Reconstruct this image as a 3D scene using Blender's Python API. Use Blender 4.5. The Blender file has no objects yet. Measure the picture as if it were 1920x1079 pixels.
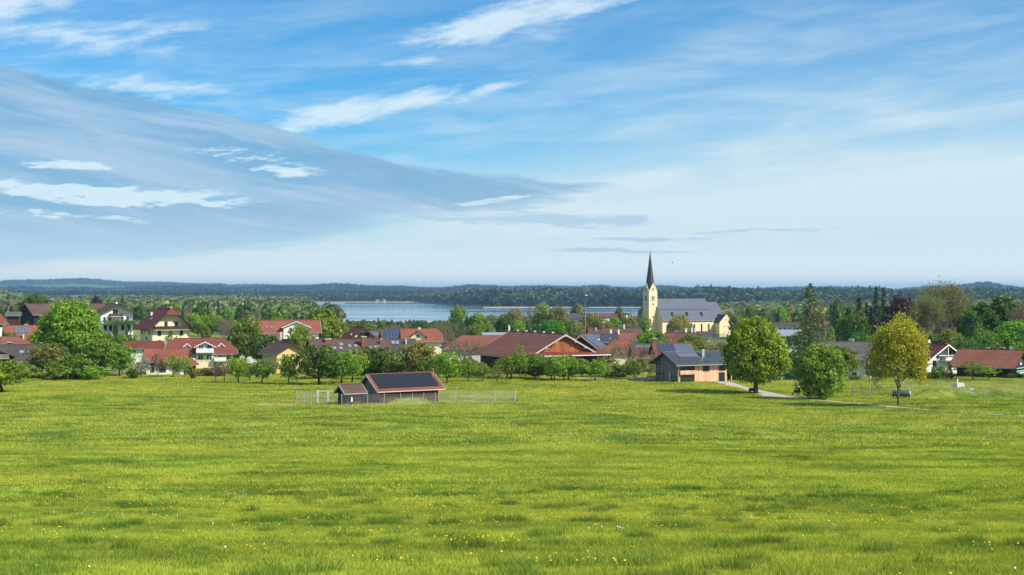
import bpy, math, random
import numpy as np
from mathutils import Matrix, Vector, noise as mnoise
rng = np.random.RandomState(7); random.seed(7)
sc = bpy.context.scene
R = math.radians
# ---------------------------------------------------------------- camera
FP, HY = 2637.3, 546.0            # focal length in photograph pixels, horizon row
cam = bpy.data.cameras.new('camera'); camo = bpy.data.objects.new('camera', cam); sc.collection.objects.link(camo)
camo.location = (0, 0, 0); cam.sensor_width = 36; cam.lens = 36*FP/1920
camo.rotation_euler = (R(90)+math.atan((HY-539.5)/FP), 0, 0)
cam.clip_start = 0.5; cam.clip_end = 60000; sc.camera = camo
sc.view_settings.view_transform = 'Standard'; sc.view_settings.look = 'None'
sc.view_settings.exposure = 0.50; sc.view_settings.gamma = 1.0; sc.view_settings.use_curve_mapping = False
sc.render.resolution_x, sc.render.resolution_y = 1024, 575
sc.cycles.max_bounces = 6; sc.cycles.diffuse_bounces = 2; sc.cycles.glossy_bounces = 2
sc.cycles.transmission_bounces = 3; sc.cycles.volume_bounces = 0; sc.cycles.transparent_max_bounces = 4
sc.cycles.use_denoising = True; sc.cycles.denoiser = 'OPENIMAGEDENOISE'; sc.cycles.denoising_input_passes = 'RGB_ALBEDO_NORMAL'; sc.cycles.denoising_prefilter = 'ACCURATE'
# ---------------------------------------------------------------- sun and sky
SUN_EL, SUN_AZ = 39.0, 114.0       # azimuth clockwise from the view axis (+Y)
sl = bpy.data.lights.new('sun', 'SUN'); so = bpy.data.objects.new('sun', sl); sc.collection.objects.link(so)
sl.energy = 4.8; sl.angle = R(0.5); sl.color = (1.0, 0.93, 0.82)
sdir = Vector((math.sin(R(SUN_AZ))*math.cos(R(SUN_EL)), math.cos(R(SUN_AZ))*math.cos(R(SUN_EL)), math.sin(R(SUN_EL))))
so.rotation_euler = sdir.to_track_quat('Z', 'Y').to_euler()

class V:                                       # tiny wrapper so node maths reads like maths
    def __init__(s, nt, sock): s.nt, s.s = nt, sock
    def _m(s, op, *a):
        n = s.nt.nodes.new('ShaderNodeMath'); n.operation = op
        for i, x in enumerate((s,)+a):
            if isinstance(x, V): s.nt.links.new(x.s, n.inputs[i])
            else: n.inputs[i].default_value = x
        return V(s.nt, n.outputs[0])
    def __add__(s, o): return s._m('ADD', o)
    __radd__ = __add__
    def __mul__(s, o): return s._m('MULTIPLY', o)
    __rmul__ = __mul__
    def __sub__(s, o): return s._m('SUBTRACT', o)
    def __rsub__(s, o): return (s*-1.0)+o
    def __truediv__(s, o): return s._m('DIVIDE', o)
    def max(s, o): return s._m('MAXIMUM', o)
    def min(s, o): return s._m('MINIMUM', o)
    def pow(s, o): return s._m('POWER', o)
    def clamp(s): return s.max(0.0).min(1.0)
    def step(s, a, b):                         # smoothstep from a to b
        n = s.nt.nodes.new('ShaderNodeMapRange'); n.interpolation_type = 'SMOOTHSTEP'
        s.nt.links.new(s.s, n.inputs[0]); n.inputs[1].default_value = a; n.inputs[2].default_value = b
        return V(s.nt, n.outputs[0])
def comb(nt, x, y, z=0.0):
    n = nt.nodes.new('ShaderNodeCombineXYZ')
    for i, q in enumerate((x, y, z)):
        if isinstance(q, V): nt.links.new(q.s, n.inputs[i])
        else: n.inputs[i].default_value = q
    return V(nt, n.outputs[0])
def nz(nt, vec, scale=1.0, detail=4.0, rough=0.55, dist=0.0, lac=2.0):
    n = nt.nodes.new('ShaderNodeTexNoise'); n.inputs['Scale'].default_value = scale; n.inputs['Detail'].default_value = detail
    n.inputs['Roughness'].default_value = rough; n.inputs['Distortion'].default_value = dist; n.inputs['Lacunarity'].default_value = lac
    if vec is not None: nt.links.new(vec.s, n.inputs['Vector'])
    return V(nt, n.outputs['Fac'])
def mixc(nt, f, a, b, mode='MIX'):
    n = nt.nodes.new('ShaderNodeMix'); n.data_type = 'RGBA'; n.blend_type = mode; n.clamp_factor = True
    for sock, q in ((n.inputs['Factor'], f), (n.inputs[6], a), (n.inputs[7], b)):
        if isinstance(q, V): nt.links.new(q.s, sock)
        elif isinstance(q, (tuple, list)): sock.default_value = (q[0], q[1], q[2], 1)
        else: sock.default_value = q
    return V(nt, n.outputs[2])
def curve(nt, x, pts, x0, x1, y0, y1):         # y = piecewise curve through pts
    n = nt.nodes.new('ShaderNodeFloatCurve')
    fx = (x-x0)/(x1-x0); nt.links.new(fx.s, n.inputs['Value'])
    c = n.mapping.curves[0]; P = [((a-x0)/(x1-x0), (b-y0)/(y1-y0)) for a, b in pts]
    while len(c.points) < len(P): c.points.new(0.5, 0.5)
    for q, (a, b) in zip(c.points, P): q.location = (a, b)
    n.mapping.update()
    return V(nt, n.outputs[0])*(y1-y0)+y0

world = bpy.data.worlds.new('World'); sc.world = world; world.use_nodes = True
wt = world.node_tree; wt.nodes.clear()
SKY = 0.10
def build_sky(nt):
    out = nt.nodes.new('ShaderNodeOutputWorld'); bg = nt.nodes.new('ShaderNodeBackground')
    nt.links.new(bg.outputs[0], out.inputs[0]); bg.inputs[1].default_value = SKY
    sk = nt.nodes.new('ShaderNodeTexSky'); sk.sky_type = 'NISHITA'; sk.sun_disc = False
    sk.sun_elevation = R(SUN_EL); sk.sun_rotation = R(SUN_AZ); sk.altitude = 500; sk.air_density = 1.0; sk.dust_density = 0.6; sk.ozone_density = 3.0
    tc = nt.nodes.new('ShaderNodeTexCoord'); sep = nt.nodes.new('ShaderNodeSeparateXYZ'); nt.links.new(tc.outputs['Generated'], sep.inputs[0])
    x, y, z = (V(nt, sep.outputs[i]) for i in range(3))
    az = x._m('ARCTAN2', y); el = z.max(-0.2)._m('ARCSINE')
    # compass bearing and height in units of 1000 photograph pixels, origin at the view axis
    A = az*(FP/1000)+0.96; E = el*(FP/1000)           # A: 0..1.92 in view, E: 0 horizon .. 0.546 top
    zz = z.max(0.0)+0.035
    px, py = x/zz, y/zz                              # the flat cloud deck seen in perspective
    warp = nz(nt, comb(nt, A*2.2, E*6.0, 3.1), 1.0, 4, .55)-0.5
    warp2 = nz(nt, comb(nt, A*7.0+warp*2.0, E*26.0, 9.7), 1.0, 6, .65)-0.5
    fine = nz(nt, comb(nt, A*14.0+E*10.0, E*60.0-A*14.0, 1.3), 1.0, 6, .62)
    warp3 = nz(nt, comb(nt, A*9.0+warp*3.0, E*75.0+warp*6.0, 6.6), 1.0, 5, .6)-0.5
    rip = nz(nt, comb(nt, A*13.0+E*30.0+warp*3.0, (E+A*.16)*75.0, 4.4), 1.0, 4, .6)-0.5
    streak = nz(nt, comb(nt, px*0.20+py*0.05, py*0.42, 5.0), 1.0, 7, .6, .6)
    streak2 = nz(nt, comb(nt, A*2.4+E*1.5+warp*.5, E*17.0-A*1.6+warp*.8, 8.0), 1.0, 7, .6, .3)
    # clear sky, a little deeper blue, paling to the horizon
    clear = mixc(nt, 1.0, V(nt, sk.outputs[0]), (0.26, 0.76, 1.03), 'MULTIPLY')
    pale = mixc(nt, (streak2*.35+.75).clamp(), (4.3, 5.65, 6.2), (5.1, 6.15, 6.5))
    # veil of thin cirrus
    hz = 1.0-E.step(0.00, 0.34)
    right = A.step(0.75, 1.55)
    veil = (hz*0.80+right*(1.0-E.step(0.12, 0.62))*0.48+A.step(.55, 1.1)*(1.0-E.step(.10, .36))*.22+(streak2.step(.36, .74))*0.42*(1.0-E.step(.32, .62)*.5)+.03).clamp()
    c = mixc(nt, (veil*0.97).clamp(), clear, pale)
    c = mixc(nt, (1.0-E.step(0.0, 0.10))*.85, c, (7.3, 7.7, 7.0))
    # white feathery clouds: (centre A, centre row/1000, half width, half height, slope, strength)
    Aw = A+warp*.20+warp2*.10; Ew = E+warp*.05+warp2*.030
    def blob(ca, row, ra, re, slope, st, a=Aw, e=Ew):
        da = (a-ca); de = (e-(0.546-row))-da*slope
        q = (da/ra).pow(2.0)+(de/re).pow(2.0) if False else ((da/ra)*(da/ra)+(de/re)*(de/re))
        return (1.0-q._m('SQRT').step(0.0, 1.35))*st
    white = blob(.93, .045, .19, .042, .22, 1.0)
    for b in ((1.08, .012, .28, .040, .20, .85), (-.02, .030, .30, .075, .20, 1.05), (.16, .10, .34, .050, .10, .6), (.62, .222, .22, .034, .22, .95), (.76, .195, .17, .026, .26, .8), (1.7, .13, .5, .05, .10, .22), (1.5, .24, .6, .05, .05, .25),
              (.93, .168, .11, .018, .28, .75), (.80, .113, .08, .016, .1, .6), (.30, .18, .22, .036, .0, .7), (1.0, .06, .16, .022, -.05, .45)):
        white = white.max(blob(*b))
    wmask = ((white*1.35+(fine-.5)*1.5+(streak2-.5)*.9+warp2*.7-.30).step(.0, .95)*(white*2.5).clamp()*.78).clamp()
    c = mixc(nt, wmask, c, (5.7, 6.7, 7.2))
    # the long grey blue bank on the left, edge given along the bearing
    top = curve(nt, A+warp2*.02, [(-2.0, .30), (-.6, .42), (0, .402), (.15, .375), (.30, .350), (.50, .312), (.65, .268), (.82, .232), (.95, .216), (1.05, .209), (1.14, .206), (1.3, .15), (3.0, .10)], -2.0, 3.0, 0.0, 0.5)
    bot = curve(nt, A+warp2*.03, [(-2.0, .03), (0, .045), (.5, .085), (.75, .135), (.90, .150), (1.00, .170), (1.08, .190), (1.14, .206), (1.3, .21), (3.0, .22)], -2.0, 3.0, 0.0, 0.5)
    Eb = E+warp2*.028+(fine-.5)*.010+rip*.010
    bank = ((Eb-top)*-1.0).step(-.001, .010)*((E+warp*.06+warp2*.03+warp3*.045-bot)).step(-.020, .018)
    # gaps where the brighter sky shows
    gap = blob(.17, .322, .115, .012, -.03, 1.0)
    for b in ((.24, .372, .27, .023, -.01, 1.1), (.06, .360, .12, .014, -.05, .9), (.42, .378, .10, .010, .0, .9), (.90, .405, .20, .008, .03, .9), (.47, .305, .12, .028, -.1, .50), (.52, .325, .10, .020, -.1, .50), (.10, .41, .3, .012, 0, .4), (.95, .372, .12, .006, .15, .6)):
        gap = gap.max(blob(*b))
    gap = (gap*1.35+(fine-.5)*1.8+rip*1.3+warp2*1.3+warp3*2.6-.36).step(.0, .60)*(gap*3.0).clamp()
    tone = nz(nt, comb(nt, A*1.7+warp*.6, (E+A*.20)*16.0+warp*1.4, 2.0), 1.0, 6, .62)
    bankc = mixc(nt, (tone+rip*.25).step(.36, .68), (1.35, 2.95, 4.6), (3.1, 4.35, 5.7))
    bankc = mixc(nt, 1.0-E.step(.03, .17), bankc, (3.9, 5.3, 6.1))
    c = mixc(nt, (bank*(1.0-gap*.9)*(0.84+(tone-.5)*.7+rip*.35)).clamp(), c, bankc)
    c = mixc(nt, (gap*bank*.75).clamp(), c, (5.5, 6.5, 6.9))
    # low flat layers right of the bank
    low = blob(1.0, .412, .30, .017, -.01, 1.0)
    for b in ((1.12, .338, .02, .004, .0, .0), (1.22, .445, .20, .007, .02, .7), (1.15, .472, .22, .008, .0, .6), (1.45, .428, .22, .006, .03, .55), (1.10, .425, .13, .006, .02, .6), (.95, .385, .15, .018, .05, .5)):
        low = low.max(blob(*b))
    c = mixc(nt, (low*1.2+warp3*2.2+(fine-.5)*.8-.30).step(.0, .5)*(low*3.0).clamp()*.75, c, (3.2, 4.6, 5.7))
    lw = blob(1.05, .440, .30, .012, .02, .8).max(blob(1.35, .400, .4, .03, .0, .5)).max(blob(.95, .405, .22, .006, .06, .8))
    c = mixc(nt, (lw*(streak2*1.4)).step(.25, 1.0)*.6, c, (5.5, 6.6, 7.1))
    # unseen cirrus overhead and behind, cover raised to whiten the ambient light
    over = E.step(.55, 1.1)*(streak.step(.40, .68)*.62+.10)
    c = mixc(nt, over, c, (6.5, 7.6, 8.3))
    nt.links.new(c.s, bg.inputs[0])
build_sky(wt); world.cycles.sampling_method = 'MANUAL'; world.cycles.sample_map_resolution = 256

# ---------------------------------------------------------------- materials
def mat(name, col, rough=0.8, spec=0.3, metal=0.0, vary=0.15, vscale=1.5, stretch=(1, 1, 1), stripes=None, bump=0.0, emis=None, coat=0.0):
    m = bpy.data.materials.new(name); m.use_nodes = True; nt = m.node_tree; b = nt.nodes['Principled BSDF']
    b.inputs['Roughness'].default_value = rough; b.inputs['Metallic'].default_value = metal; b.inputs['Specular IOR Level'].default_value = spec
    b.inputs['Coat Weight'].default_value = coat
    tc = nt.nodes.new('ShaderNodeTexCoord'); mp = nt.nodes.new('ShaderNodeMapping'); nt.links.new(tc.outputs['Object'], mp.inputs[0])
    mp.inputs['Scale'].default_value = stretch; v = V(nt, mp.outputs[0])
    f = nz(nt, v, vscale, 5, .65)
    g = nz(nt, v, vscale*.17, 3, .5)
    k = ((f-.5)*2.2+(g-.5)*1.6)*vary+1.0
    c = mixc(nt, 1.0, tuple(col), (1, 1, 1), 'MULTIPLY')
    n = nt.nodes.new('ShaderNodeVectorMath'); n.operation = 'SCALE'; nt.links.new(c.s, n.inputs[0]); nt.links.new(k.s, n.inputs['Scale'])
    cc = V(nt, n.outputs[0])
    if stripes:                                       # (axis, width m, dark, jitter)
        axis, wd, dk, jit = stripes
        sp = nt.nodes.new('ShaderNodeSeparateXYZ'); nt.links.new(tc.outputs['Object'], sp.inputs[0])
        q = V(nt, sp.outputs[axis])/wd
        if axis == 0: q = (V(nt, sp.outputs[0])+V(nt, sp.outputs[1]))/wd
        w = nt.nodes.new('ShaderNodeTexWhiteNoise'); w.noise_dimensions = '1D'; nt.links.new(q._m('FLOOR').s, w.inputs['W'])
        fr = q._m('FRACT'); gap = fr.step(.0, .10)*(1.0-fr.step(.90, 1.0))
        s = (gap*(1-dk)+dk)*((V(nt, w.outputs[0])-.5)*jit+1.0)
        n2 = nt.nodes.new('ShaderNodeVectorMath'); n2.operation = 'SCALE'; nt.links.new(cc.s, n2.inputs[0]); nt.links.new(s.s, n2.inputs['Scale']); cc = V(nt, n2.outputs[0])
    nt.links.new(cc.s, b.inputs['Base Color'])
    if bump:
        bn = nt.nodes.new('ShaderNodeBump'); bn.inputs['Strength'].default_value = bump; bn.inputs['Distance'].default_value = .03
        nt.links.new(nz(nt, v, vscale*6, 3, .6).s, bn.inputs['Height']); nt.links.new(bn.outputs[0], b.inputs['Normal'])
    if emis: b.inputs['Emission Color'].default_value = (*emis, 1); b.inputs['Emission Strength'].default_value = 1
    return m
M = {}
def roofm(n, c, rough=.75): M[n] = mat(n, c, rough, .25, vary=.42, vscale=1.3, stripes=(2, .17, .62, .22), bump=.4)
roofm('roof_orange', (.235, .078, .046)); roofm('roof_red', (.18, .056, .038)); roofm('roof_rust', (.20, .075, .045)); roofm('roof_shed', (.17, .060, .040)); roofm('roof_darkred', (.165, .042, .028)); roofm('roof_redbrown', (.205, .078, .052))
roofm('roof_brown', (.10, .062, .048)); roofm('roof_greybrown', (.078, .062, .058)); roofm('roof_grey', (.12, .108, .10)); roofm('roof_slate', (.055, .062, .075), .5)
M['roof_church'] = mat('roof_church', (.115, .125, .155), .85, .12, vary=.16, vscale=.8, stripes=(2, .35, .75, .12))
M['spire_slate'] = mat('spire_slate', (.035, .03, .033), .5, .4, vary=.2, vscale=.7, stripes=(2, .5, .8, .1))
def plaster(n, c): M[n] = mat(n, c, .9, .2, vary=.06, vscale=.7)
plaster('white_plaster', (.76, .75, .71)); plaster('cream_plaster', (.74, .62, .41)); plaster('yellow_plaster', (.68, .45, .17)); plaster('church_plaster', (.76, .58, .32))
plaster('church_trim', (.74, .68, .52)); plaster('grey_plaster', (.45, .45, .44)); plaster('pink_plaster', (.60, .38, .38)); plaster('concrete', (.55, .54, .50))
def wood(n, c, wd=.22, v=.2): M[n] = mat(n, c, .85, .2, vary=v, vscale=2.0, stretch=(1, 1, .15), stripes=(0, wd, .45, .5))
wood('black_wood', (.022, .018, .017)); wood('dark_wood', (.068, .037, .025)); wood('brown_wood', (.11, .05, .028)); wood('rust_wood', (.32, .105, .04), .25, .4)
wood('grey_wood', (.20, .185, .165), .16); wood('shed_wood', (.10, .048, .030), .24, .3); wood('orange_wood', (.72, .42, .27), .16, .1); wood('weathered_wood', (.26, .22, .18))
M['trim_white'] = mat('trim_white', (.72, .72, .70), .7, vary=.05); M['trim_brown'] = mat('trim_brown', (.06, .035, .025), .8, vary=.1)
M['trim_pale'] = mat('trim_pale', (.50, .44, .38), .8, vary=.1)
M['metal'] = mat('metal', (.45, .46, .47), .4, .5, .8, .08); M['zinc'] = mat('zinc', (.42, .44, .46), .45, .5, .5, .12)
M['galv'] = mat('galvanised_steel', (.42, .43, .42), .55, .4, .2, .06)
M['glass'] = mat('window_glass', (.025, .03, .035), .08, .6, vary=.2, vscale=.4)
M['glass_pale'] = mat('skylight_glass', (.22, .27, .33), .12, .8, vary=.1)
M['solar'] = mat('solar_cells_black', (.020, .023, .036), .30, .25, vary=.1); M['solar_blue'] = mat('solar_cells_blue', (.034, .050, .098), .25, .4, vary=.15)
M['solar_grey'] = mat('solar_collector_grey', (.10, .125, .16), .2, .6, vary=.15)
M['brick'] = mat('chimney_brick', (.20, .085, .055), .9, vary=.2); M['black'] = mat('black_paint', (.02, .02, .022), .6, vary=.1)
M['tyre'] = mat('rubber', (.02, .02, .02), .85, vary=.1); M['carwhite'] = mat('car_paint_white', (.7, .71, .72), .3, .5, vary=.02, coat=.5)
M['carblue'] = mat('car_paint_blue', (.06, .12, .22), .3, .5, vary=.02, coat=.5); M['cardark'] = mat('car_paint_dark', (.03, .035, .045), .3, .5, vary=.02, coat=.5)
M['tank'] = mat('tank_steel', (.10, .135, .13), .35, .5, .3, .2); M['tank_end'] = mat('tank_end_steel', (.75, .76, .74), .5, .4, 0, .1)
M['green_cloth'] = mat('green_awning', (.20, .38, .30), .9, vary=.06); M['orange_lamp'] = mat('orange_lamp', (.75, .22, .04), .4, vary=.02)
M['gravel'] = mat('gravel', (.43, .385, .32), .95, .1, vary=.22, vscale=.6, bump=.3)
M['sand'] = mat('sand', (.40, .30, .20), .95, .1, vary=.2, vscale=.05)
M['yellow'] = mat('dandelion_yellow', (.80, .52, .02), .8, .1, vary=.1); M['seed'] = mat('dandelion_seed', (.78, .78, .74), .9, .1, vary=.05); M['stem'] = mat('flower_stem', (.14, .25, .05), .8, .1)
M['bark'] = mat('bark', (.105, .082, .062), .95, .1, vary=.3, vscale=3, stretch=(1, 1, .3), bump=.6)
M['bark_dark'] = mat('bark_dark', (.05, .04, .033), .95, .1, vary=.3, vscale=3, stretch=(1, 1, .3), bump=.6)
M['twig'] = mat('twig_bark', (.19, .155, .12), .95, .1, vary=.2)

def leafm(name, col=None, var=.35, trans=.35, inst=False):
    m = bpy.data.materials.new(name); m.use_nodes = True; nt = m.node_tree; nt.nodes.clear()
    out = nt.nodes.new('ShaderNodeOutputMaterial'); oi = nt.nodes.new('ShaderNodeObjectInfo')
    at = nt.nodes.new('ShaderNodeAttribute'); at.attribute_name = 'leaf'
    k = (V(nt, at.outputs['Fac'])-.5)*(2*var)+1.0
    if inst:
        cr = nt.nodes.new('ShaderNodeValToRGB'); cr.color_ramp.interpolation = 'CONSTANT'
        for i, cc in enumerate(col):
            e = cr.color_ramp.elements[i] if i < 2 else cr.color_ramp.elements.new(i/len(col))
            e.position = i/len(col); e.color = (*cc, 1)
        nt.links.new(oi.outputs['Random'], cr.inputs[0]); base = V(nt, cr.outputs[0])
    elif col: 
        rg = nt.nodes.new('ShaderNodeRGB'); rg.outputs[0].default_value = (*col, 1); base = V(nt, rg.outputs[0])
    else: base = V(nt, oi.outputs['Color'])
    n = nt.nodes.new('ShaderNodeVectorMath'); n.operation = 'SCALE'; nt.links.new(base.s, n.inputs[0]); nt.links.new(k.s, n.inputs['Scale'])
    if inst:
        ge = nt.nodes.new('ShaderNodeNewGeometry'); sp_ = nt.nodes.new('ShaderNodeSeparateXYZ'); nt.links.new(ge.outputs['Position'], sp_.inputs[0])
        st_ = nz(nt, comb(nt, V(nt, sp_.outputs[0])*.006, V(nt, sp_.outputs[1])*.0025, 0), 1, 3, .6).step(.34, .66)*1.05+.50
        n_ = nt.nodes.new('ShaderNodeVectorMath'); n_.operation = 'SCALE'; nt.links.new(n.outputs[0], n_.inputs[0]); nt.links.new(st_.s, n_.inputs['Scale']); n = n_
    # some leaves yellower than others
    yel = mixc(nt, (V(nt, at.outputs['Fac']).step(.55, 1.0)*.35), V(nt, n.outputs[0]), (1.25, 1.05, .75), 'MULTIPLY')
    d = nt.nodes.new('ShaderNodeBsdfDiffuse'); t = nt.nodes.new('ShaderNodeBsdfTranslucent'); g = nt.nodes.new('ShaderNodeBsdfGlossy')
    nt.links.new(yel.s, d.inputs[0]); tt = mixc(nt, 1.0, yel, (1.3, 1.35, .6), 'MULTIPLY'); nt.links.new(tt.s, t.inputs[0])
    g.inputs['Roughness'].default_value = .5; g.inputs['Color'].default_value = (.5, .5, .5, 1)
    m1 = nt.nodes.new('ShaderNodeMixShader'); m1.inputs[0].default_value = trans; nt.links.new(d.outputs[0], m1.inputs[1]); nt.links.new(t.outputs[0], m1.inputs[2])
    m2 = nt.nodes.new('ShaderNodeMixShader'); m2.inputs[0].default_value = .03; nt.links.new(m1.outputs[0], m2.inputs[1]); nt.links.new(g.outputs[0], m2.inputs[2])
    nt.links.new(m2.outputs[0], out.inputs[0]); return m
M['leaf'] = leafm('leaf')
M['leaf_wood'] = leafm('leaf_wood', [(.13, .19, .04), (.16, .21, .05), (.20, .215, .07), (.095, .16, .035), (.20, .175, .085), (.14, .18, .05)], inst=True, trans=.25, var=.2)
M['leaf_conifer'] = leafm('leaf_conifer', [(.022, .042, .018), (.028, .05, .02), (.035, .055, .02)], inst=True, trans=.1)
M['leaf_far'] = leafm('leaf_far', [(.042, .075, .028), (.05, .085, .03), (.062, .095, .034), (.045, .078, .028), (.075, .105, .036)], inst=True, trans=.15, var=.12)

def meadow_colour(nt, tuft):
    """one colour field over the ground, shared by the soil sheet and the grass on it"""
    ge = nt.nodes.new('ShaderNodeNewGeometry'); sp = nt.nodes.new('ShaderNodeSeparateXYZ'); nt.links.new(ge.outputs['Position'], sp.inputs[0])
    x, y = V(nt, sp.outputs[0]), V(nt, sp.outputs[1])
    big = nz(nt, comb(nt, x*.02, y*.03, 0), 1, 4, .6); mid = nz(nt, comb(nt, x*.11, y*.17, 4), 1, 5, .62); sm = nz(nt, comb(nt, x*.8, y*.9, 8), 1, 5, .65)
    c = mixc(nt, mid.step(.38, .62), (.100, .162, .026), (.238, .305, .050))
    c = mixc(nt, (big.step(.38, .68)*.6), c, (.31, .325, .06))
    c = mixc(nt, (1.0-sm.step(.30, .52))*.55, c, (.078, .138, .018))
    c = mixc(nt, (1.0-mid.step(.26, .40))*.6, c, (.062, .115, .020))
    # meadow beyond: flowering yellow strip before the village
    yel = y.step(225, 262)*(1.0-y.step(300, 345))*nz(nt, comb(nt, x*.06, y*.10, 2), 1, 4, .6).step(.36, .64)
    c = mixc(nt, yel*.22, c, (.40, .36, .04))
    far = y.step(380, 800); c = mixc(nt, far, c, (.09, .13, .035))
    return c, sm, mid
def groundm():
    m = bpy.data.materials.new('meadow_ground'); m.use_nodes = True; nt = m.node_tree; b = nt.nodes['Principled BSDF']
    c, sm, mid = meadow_colour(nt, False); nt.links.new(c.s, b.inputs['Base Color'])
    b.inputs['Roughness'].default_value = .95; b.inputs['Specular IOR Level'].default_value = .1
    bn = nt.nodes.new('ShaderNodeBump'); bn.inputs['Strength'].default_value = .8; bn.inputs['Distance'].default_value = .35; nt.links.new(sm.s, bn.inputs['Height']); nt.links.new(bn.outputs[0], b.inputs['Normal'])
    return m
M['ground'] = groundm()
def grassm(name, mul):
    m = bpy.data.materials.new(name); m.use_nodes = True; nt = m.node_tree; nt.nodes.clear(); out = nt.nodes.new('ShaderNodeOutputMaterial')
    c, sm, mid = meadow_colour(nt, True)
    oi = nt.nodes.new('ShaderNodeObjectInfo'); at = nt.nodes.new('ShaderNodeAttribute'); at.attribute_name = 'leaf'
    k = (V(nt, at.outputs['Fac'])-.5)*.7+(V(nt, oi.outputs['Random'])-.5)*.25+1.0
    c = mixc(nt, .05, mixc(nt, 1.0, c, mul, 'MULTIPLY'), (.26, .29, .13))
    n = nt.nodes.new('ShaderNodeVectorMath'); n.operation = 'SCALE'; nt.links.new(c.s, n.inputs[0]); nt.links.new(k.s, n.inputs['Scale'])
    d = nt.nodes.new('ShaderNodeBsdfDiffuse'); t = nt.nodes.new('ShaderNodeBsdfTranslucent'); nt.links.new(n.outputs[0], d.inputs[0])
    tt = mixc(nt, 1.0, V(nt, n.outputs[0]), (1.4, 1.3, .6), 'MULTIPLY'); nt.links.new(tt.s, t.inputs[0])
    m1 = nt.nodes.new('ShaderNodeMixShader'); m1.inputs[0].default_value = .35; nt.links.new(d.outputs[0], m1.inputs[1]); nt.links.new(t.outputs[0], m1.inputs[2]); nt.links.new(m1.outputs[0], out.inputs[0])
    return m
M['grass'] = grassm('grass_blades', (1.64, 1.52, 1.22)); M['grass_dark'] = grassm('tussock_blades', (.90, 1.04, .95))
def waterm():
    m = bpy.data.materials.new('lake_water'); m.use_nodes = True; nt = m.node_tree; b = nt.nodes['Principled BSDF']
    b.inputs['Base Color'].default_value = (.09, .17, .21, 1); b.inputs['Roughness'].default_value = .12; b.inputs['IOR'].default_value = 1.33
    ge = nt.nodes.new('ShaderNodeNewGeometry'); sp = nt.nodes.new('ShaderNodeSeparateXYZ'); nt.links.new(ge.outputs['Position'], sp.inputs[0])
    x, y = V(nt, sp.outputs[0]), V(nt, sp.outputs[1])
    w = nz(nt, comb(nt, x*.0012, y*.006, 0), 1, 4, .6)
    nt.links.new((w.step(.4, .65)*.16+.06).s, b.inputs['Roughness'])
    bn = nt.nodes.new('ShaderNodeBump'); bn.inputs['Strength'].default_value = .10; bn.inputs['Distance'].default_value = .2
    nt.links.new(nz(nt, comb(nt, x*.3, y*.3, 0), 1, 4, .6).s, bn.inputs['Height']); nt.links.new(bn.outputs[0], b.inputs['Normal'])
    return m
M['water'] = waterm()

# ---------------------------------------------------------------- terrain
_d = np.array([-400, -60, 0, 25, 50, 75, 100, 150, 230, 300, 400, 550, 700, 850, 1000, 1500, 1600, 40000.])
_z = np.array([18, 3.5, -1.7, -5.05, -8.15, -10.6, -12.65, -15.75, -18.35, -19.45, -20.7, -22.9, -25.5, -28, -30, -34.4, -34.6, -34.6])
_sd = np.linspace(-400, 3000, 6801); _zz = np.interp(_sd, _d, _z)
_k = np.hanning(61); _k /= _k.sum(); _zs = np.convolve(np.pad(_zz, 30, mode='edge'), _k, 'valid')
_k2 = np.hanning(13); _k2 /= _k2.sum(); _zs2 = np.convolve(np.pad(_zz, 6, mode='edge'), _k2, 'valid')
_w = np.clip((_sd-60)/60, 0, 1); _zs = _zs2*(1-_w)+_zs*_w
def sst(x, a, b): t = np.clip((x-a)/(b-a), 0, 1); return t*t*(3-2*t)
def bearing(x, y): return 960+FP*np.tan(np.clip(np.arctan2(x, y), -.9, .9))
def shore_near(u): return np.interp(u, [500, 560, 600, 640, 700, 1200, 1500, 1540], [4600, 3600, 2300, 1620, 1570, 1650, 2700, 3300])
def shore_far(u): return np.interp(u, [500, 520, 780, 850, 930, 1500, 1560, 1600], [4350, 4420, 4420, 3350, 2960, 2960, 2960, 2960])
HA = ([-2000, -200, 30, 150, 300, 415, 430, 500, 600, 700, 900, 1000, 1060, 1150, 1300, 4000], [541, 535, 530.5, 527.5, 531, 535, 539.5, 537, 541.5, 540, 544.5, 542.5, 539, 545, 548, 548])
HB = ([-2000, 0, 250, 420, 600, 700, 850, 1000, 1100, 1200, 1600, 1700, 1860, 1960, 4000], [546, 545, 543, 541.5, 539.5, 540.0, 543.0, 544, 543, 545.5, 547, 546, 541.5, 547, 547])
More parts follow.
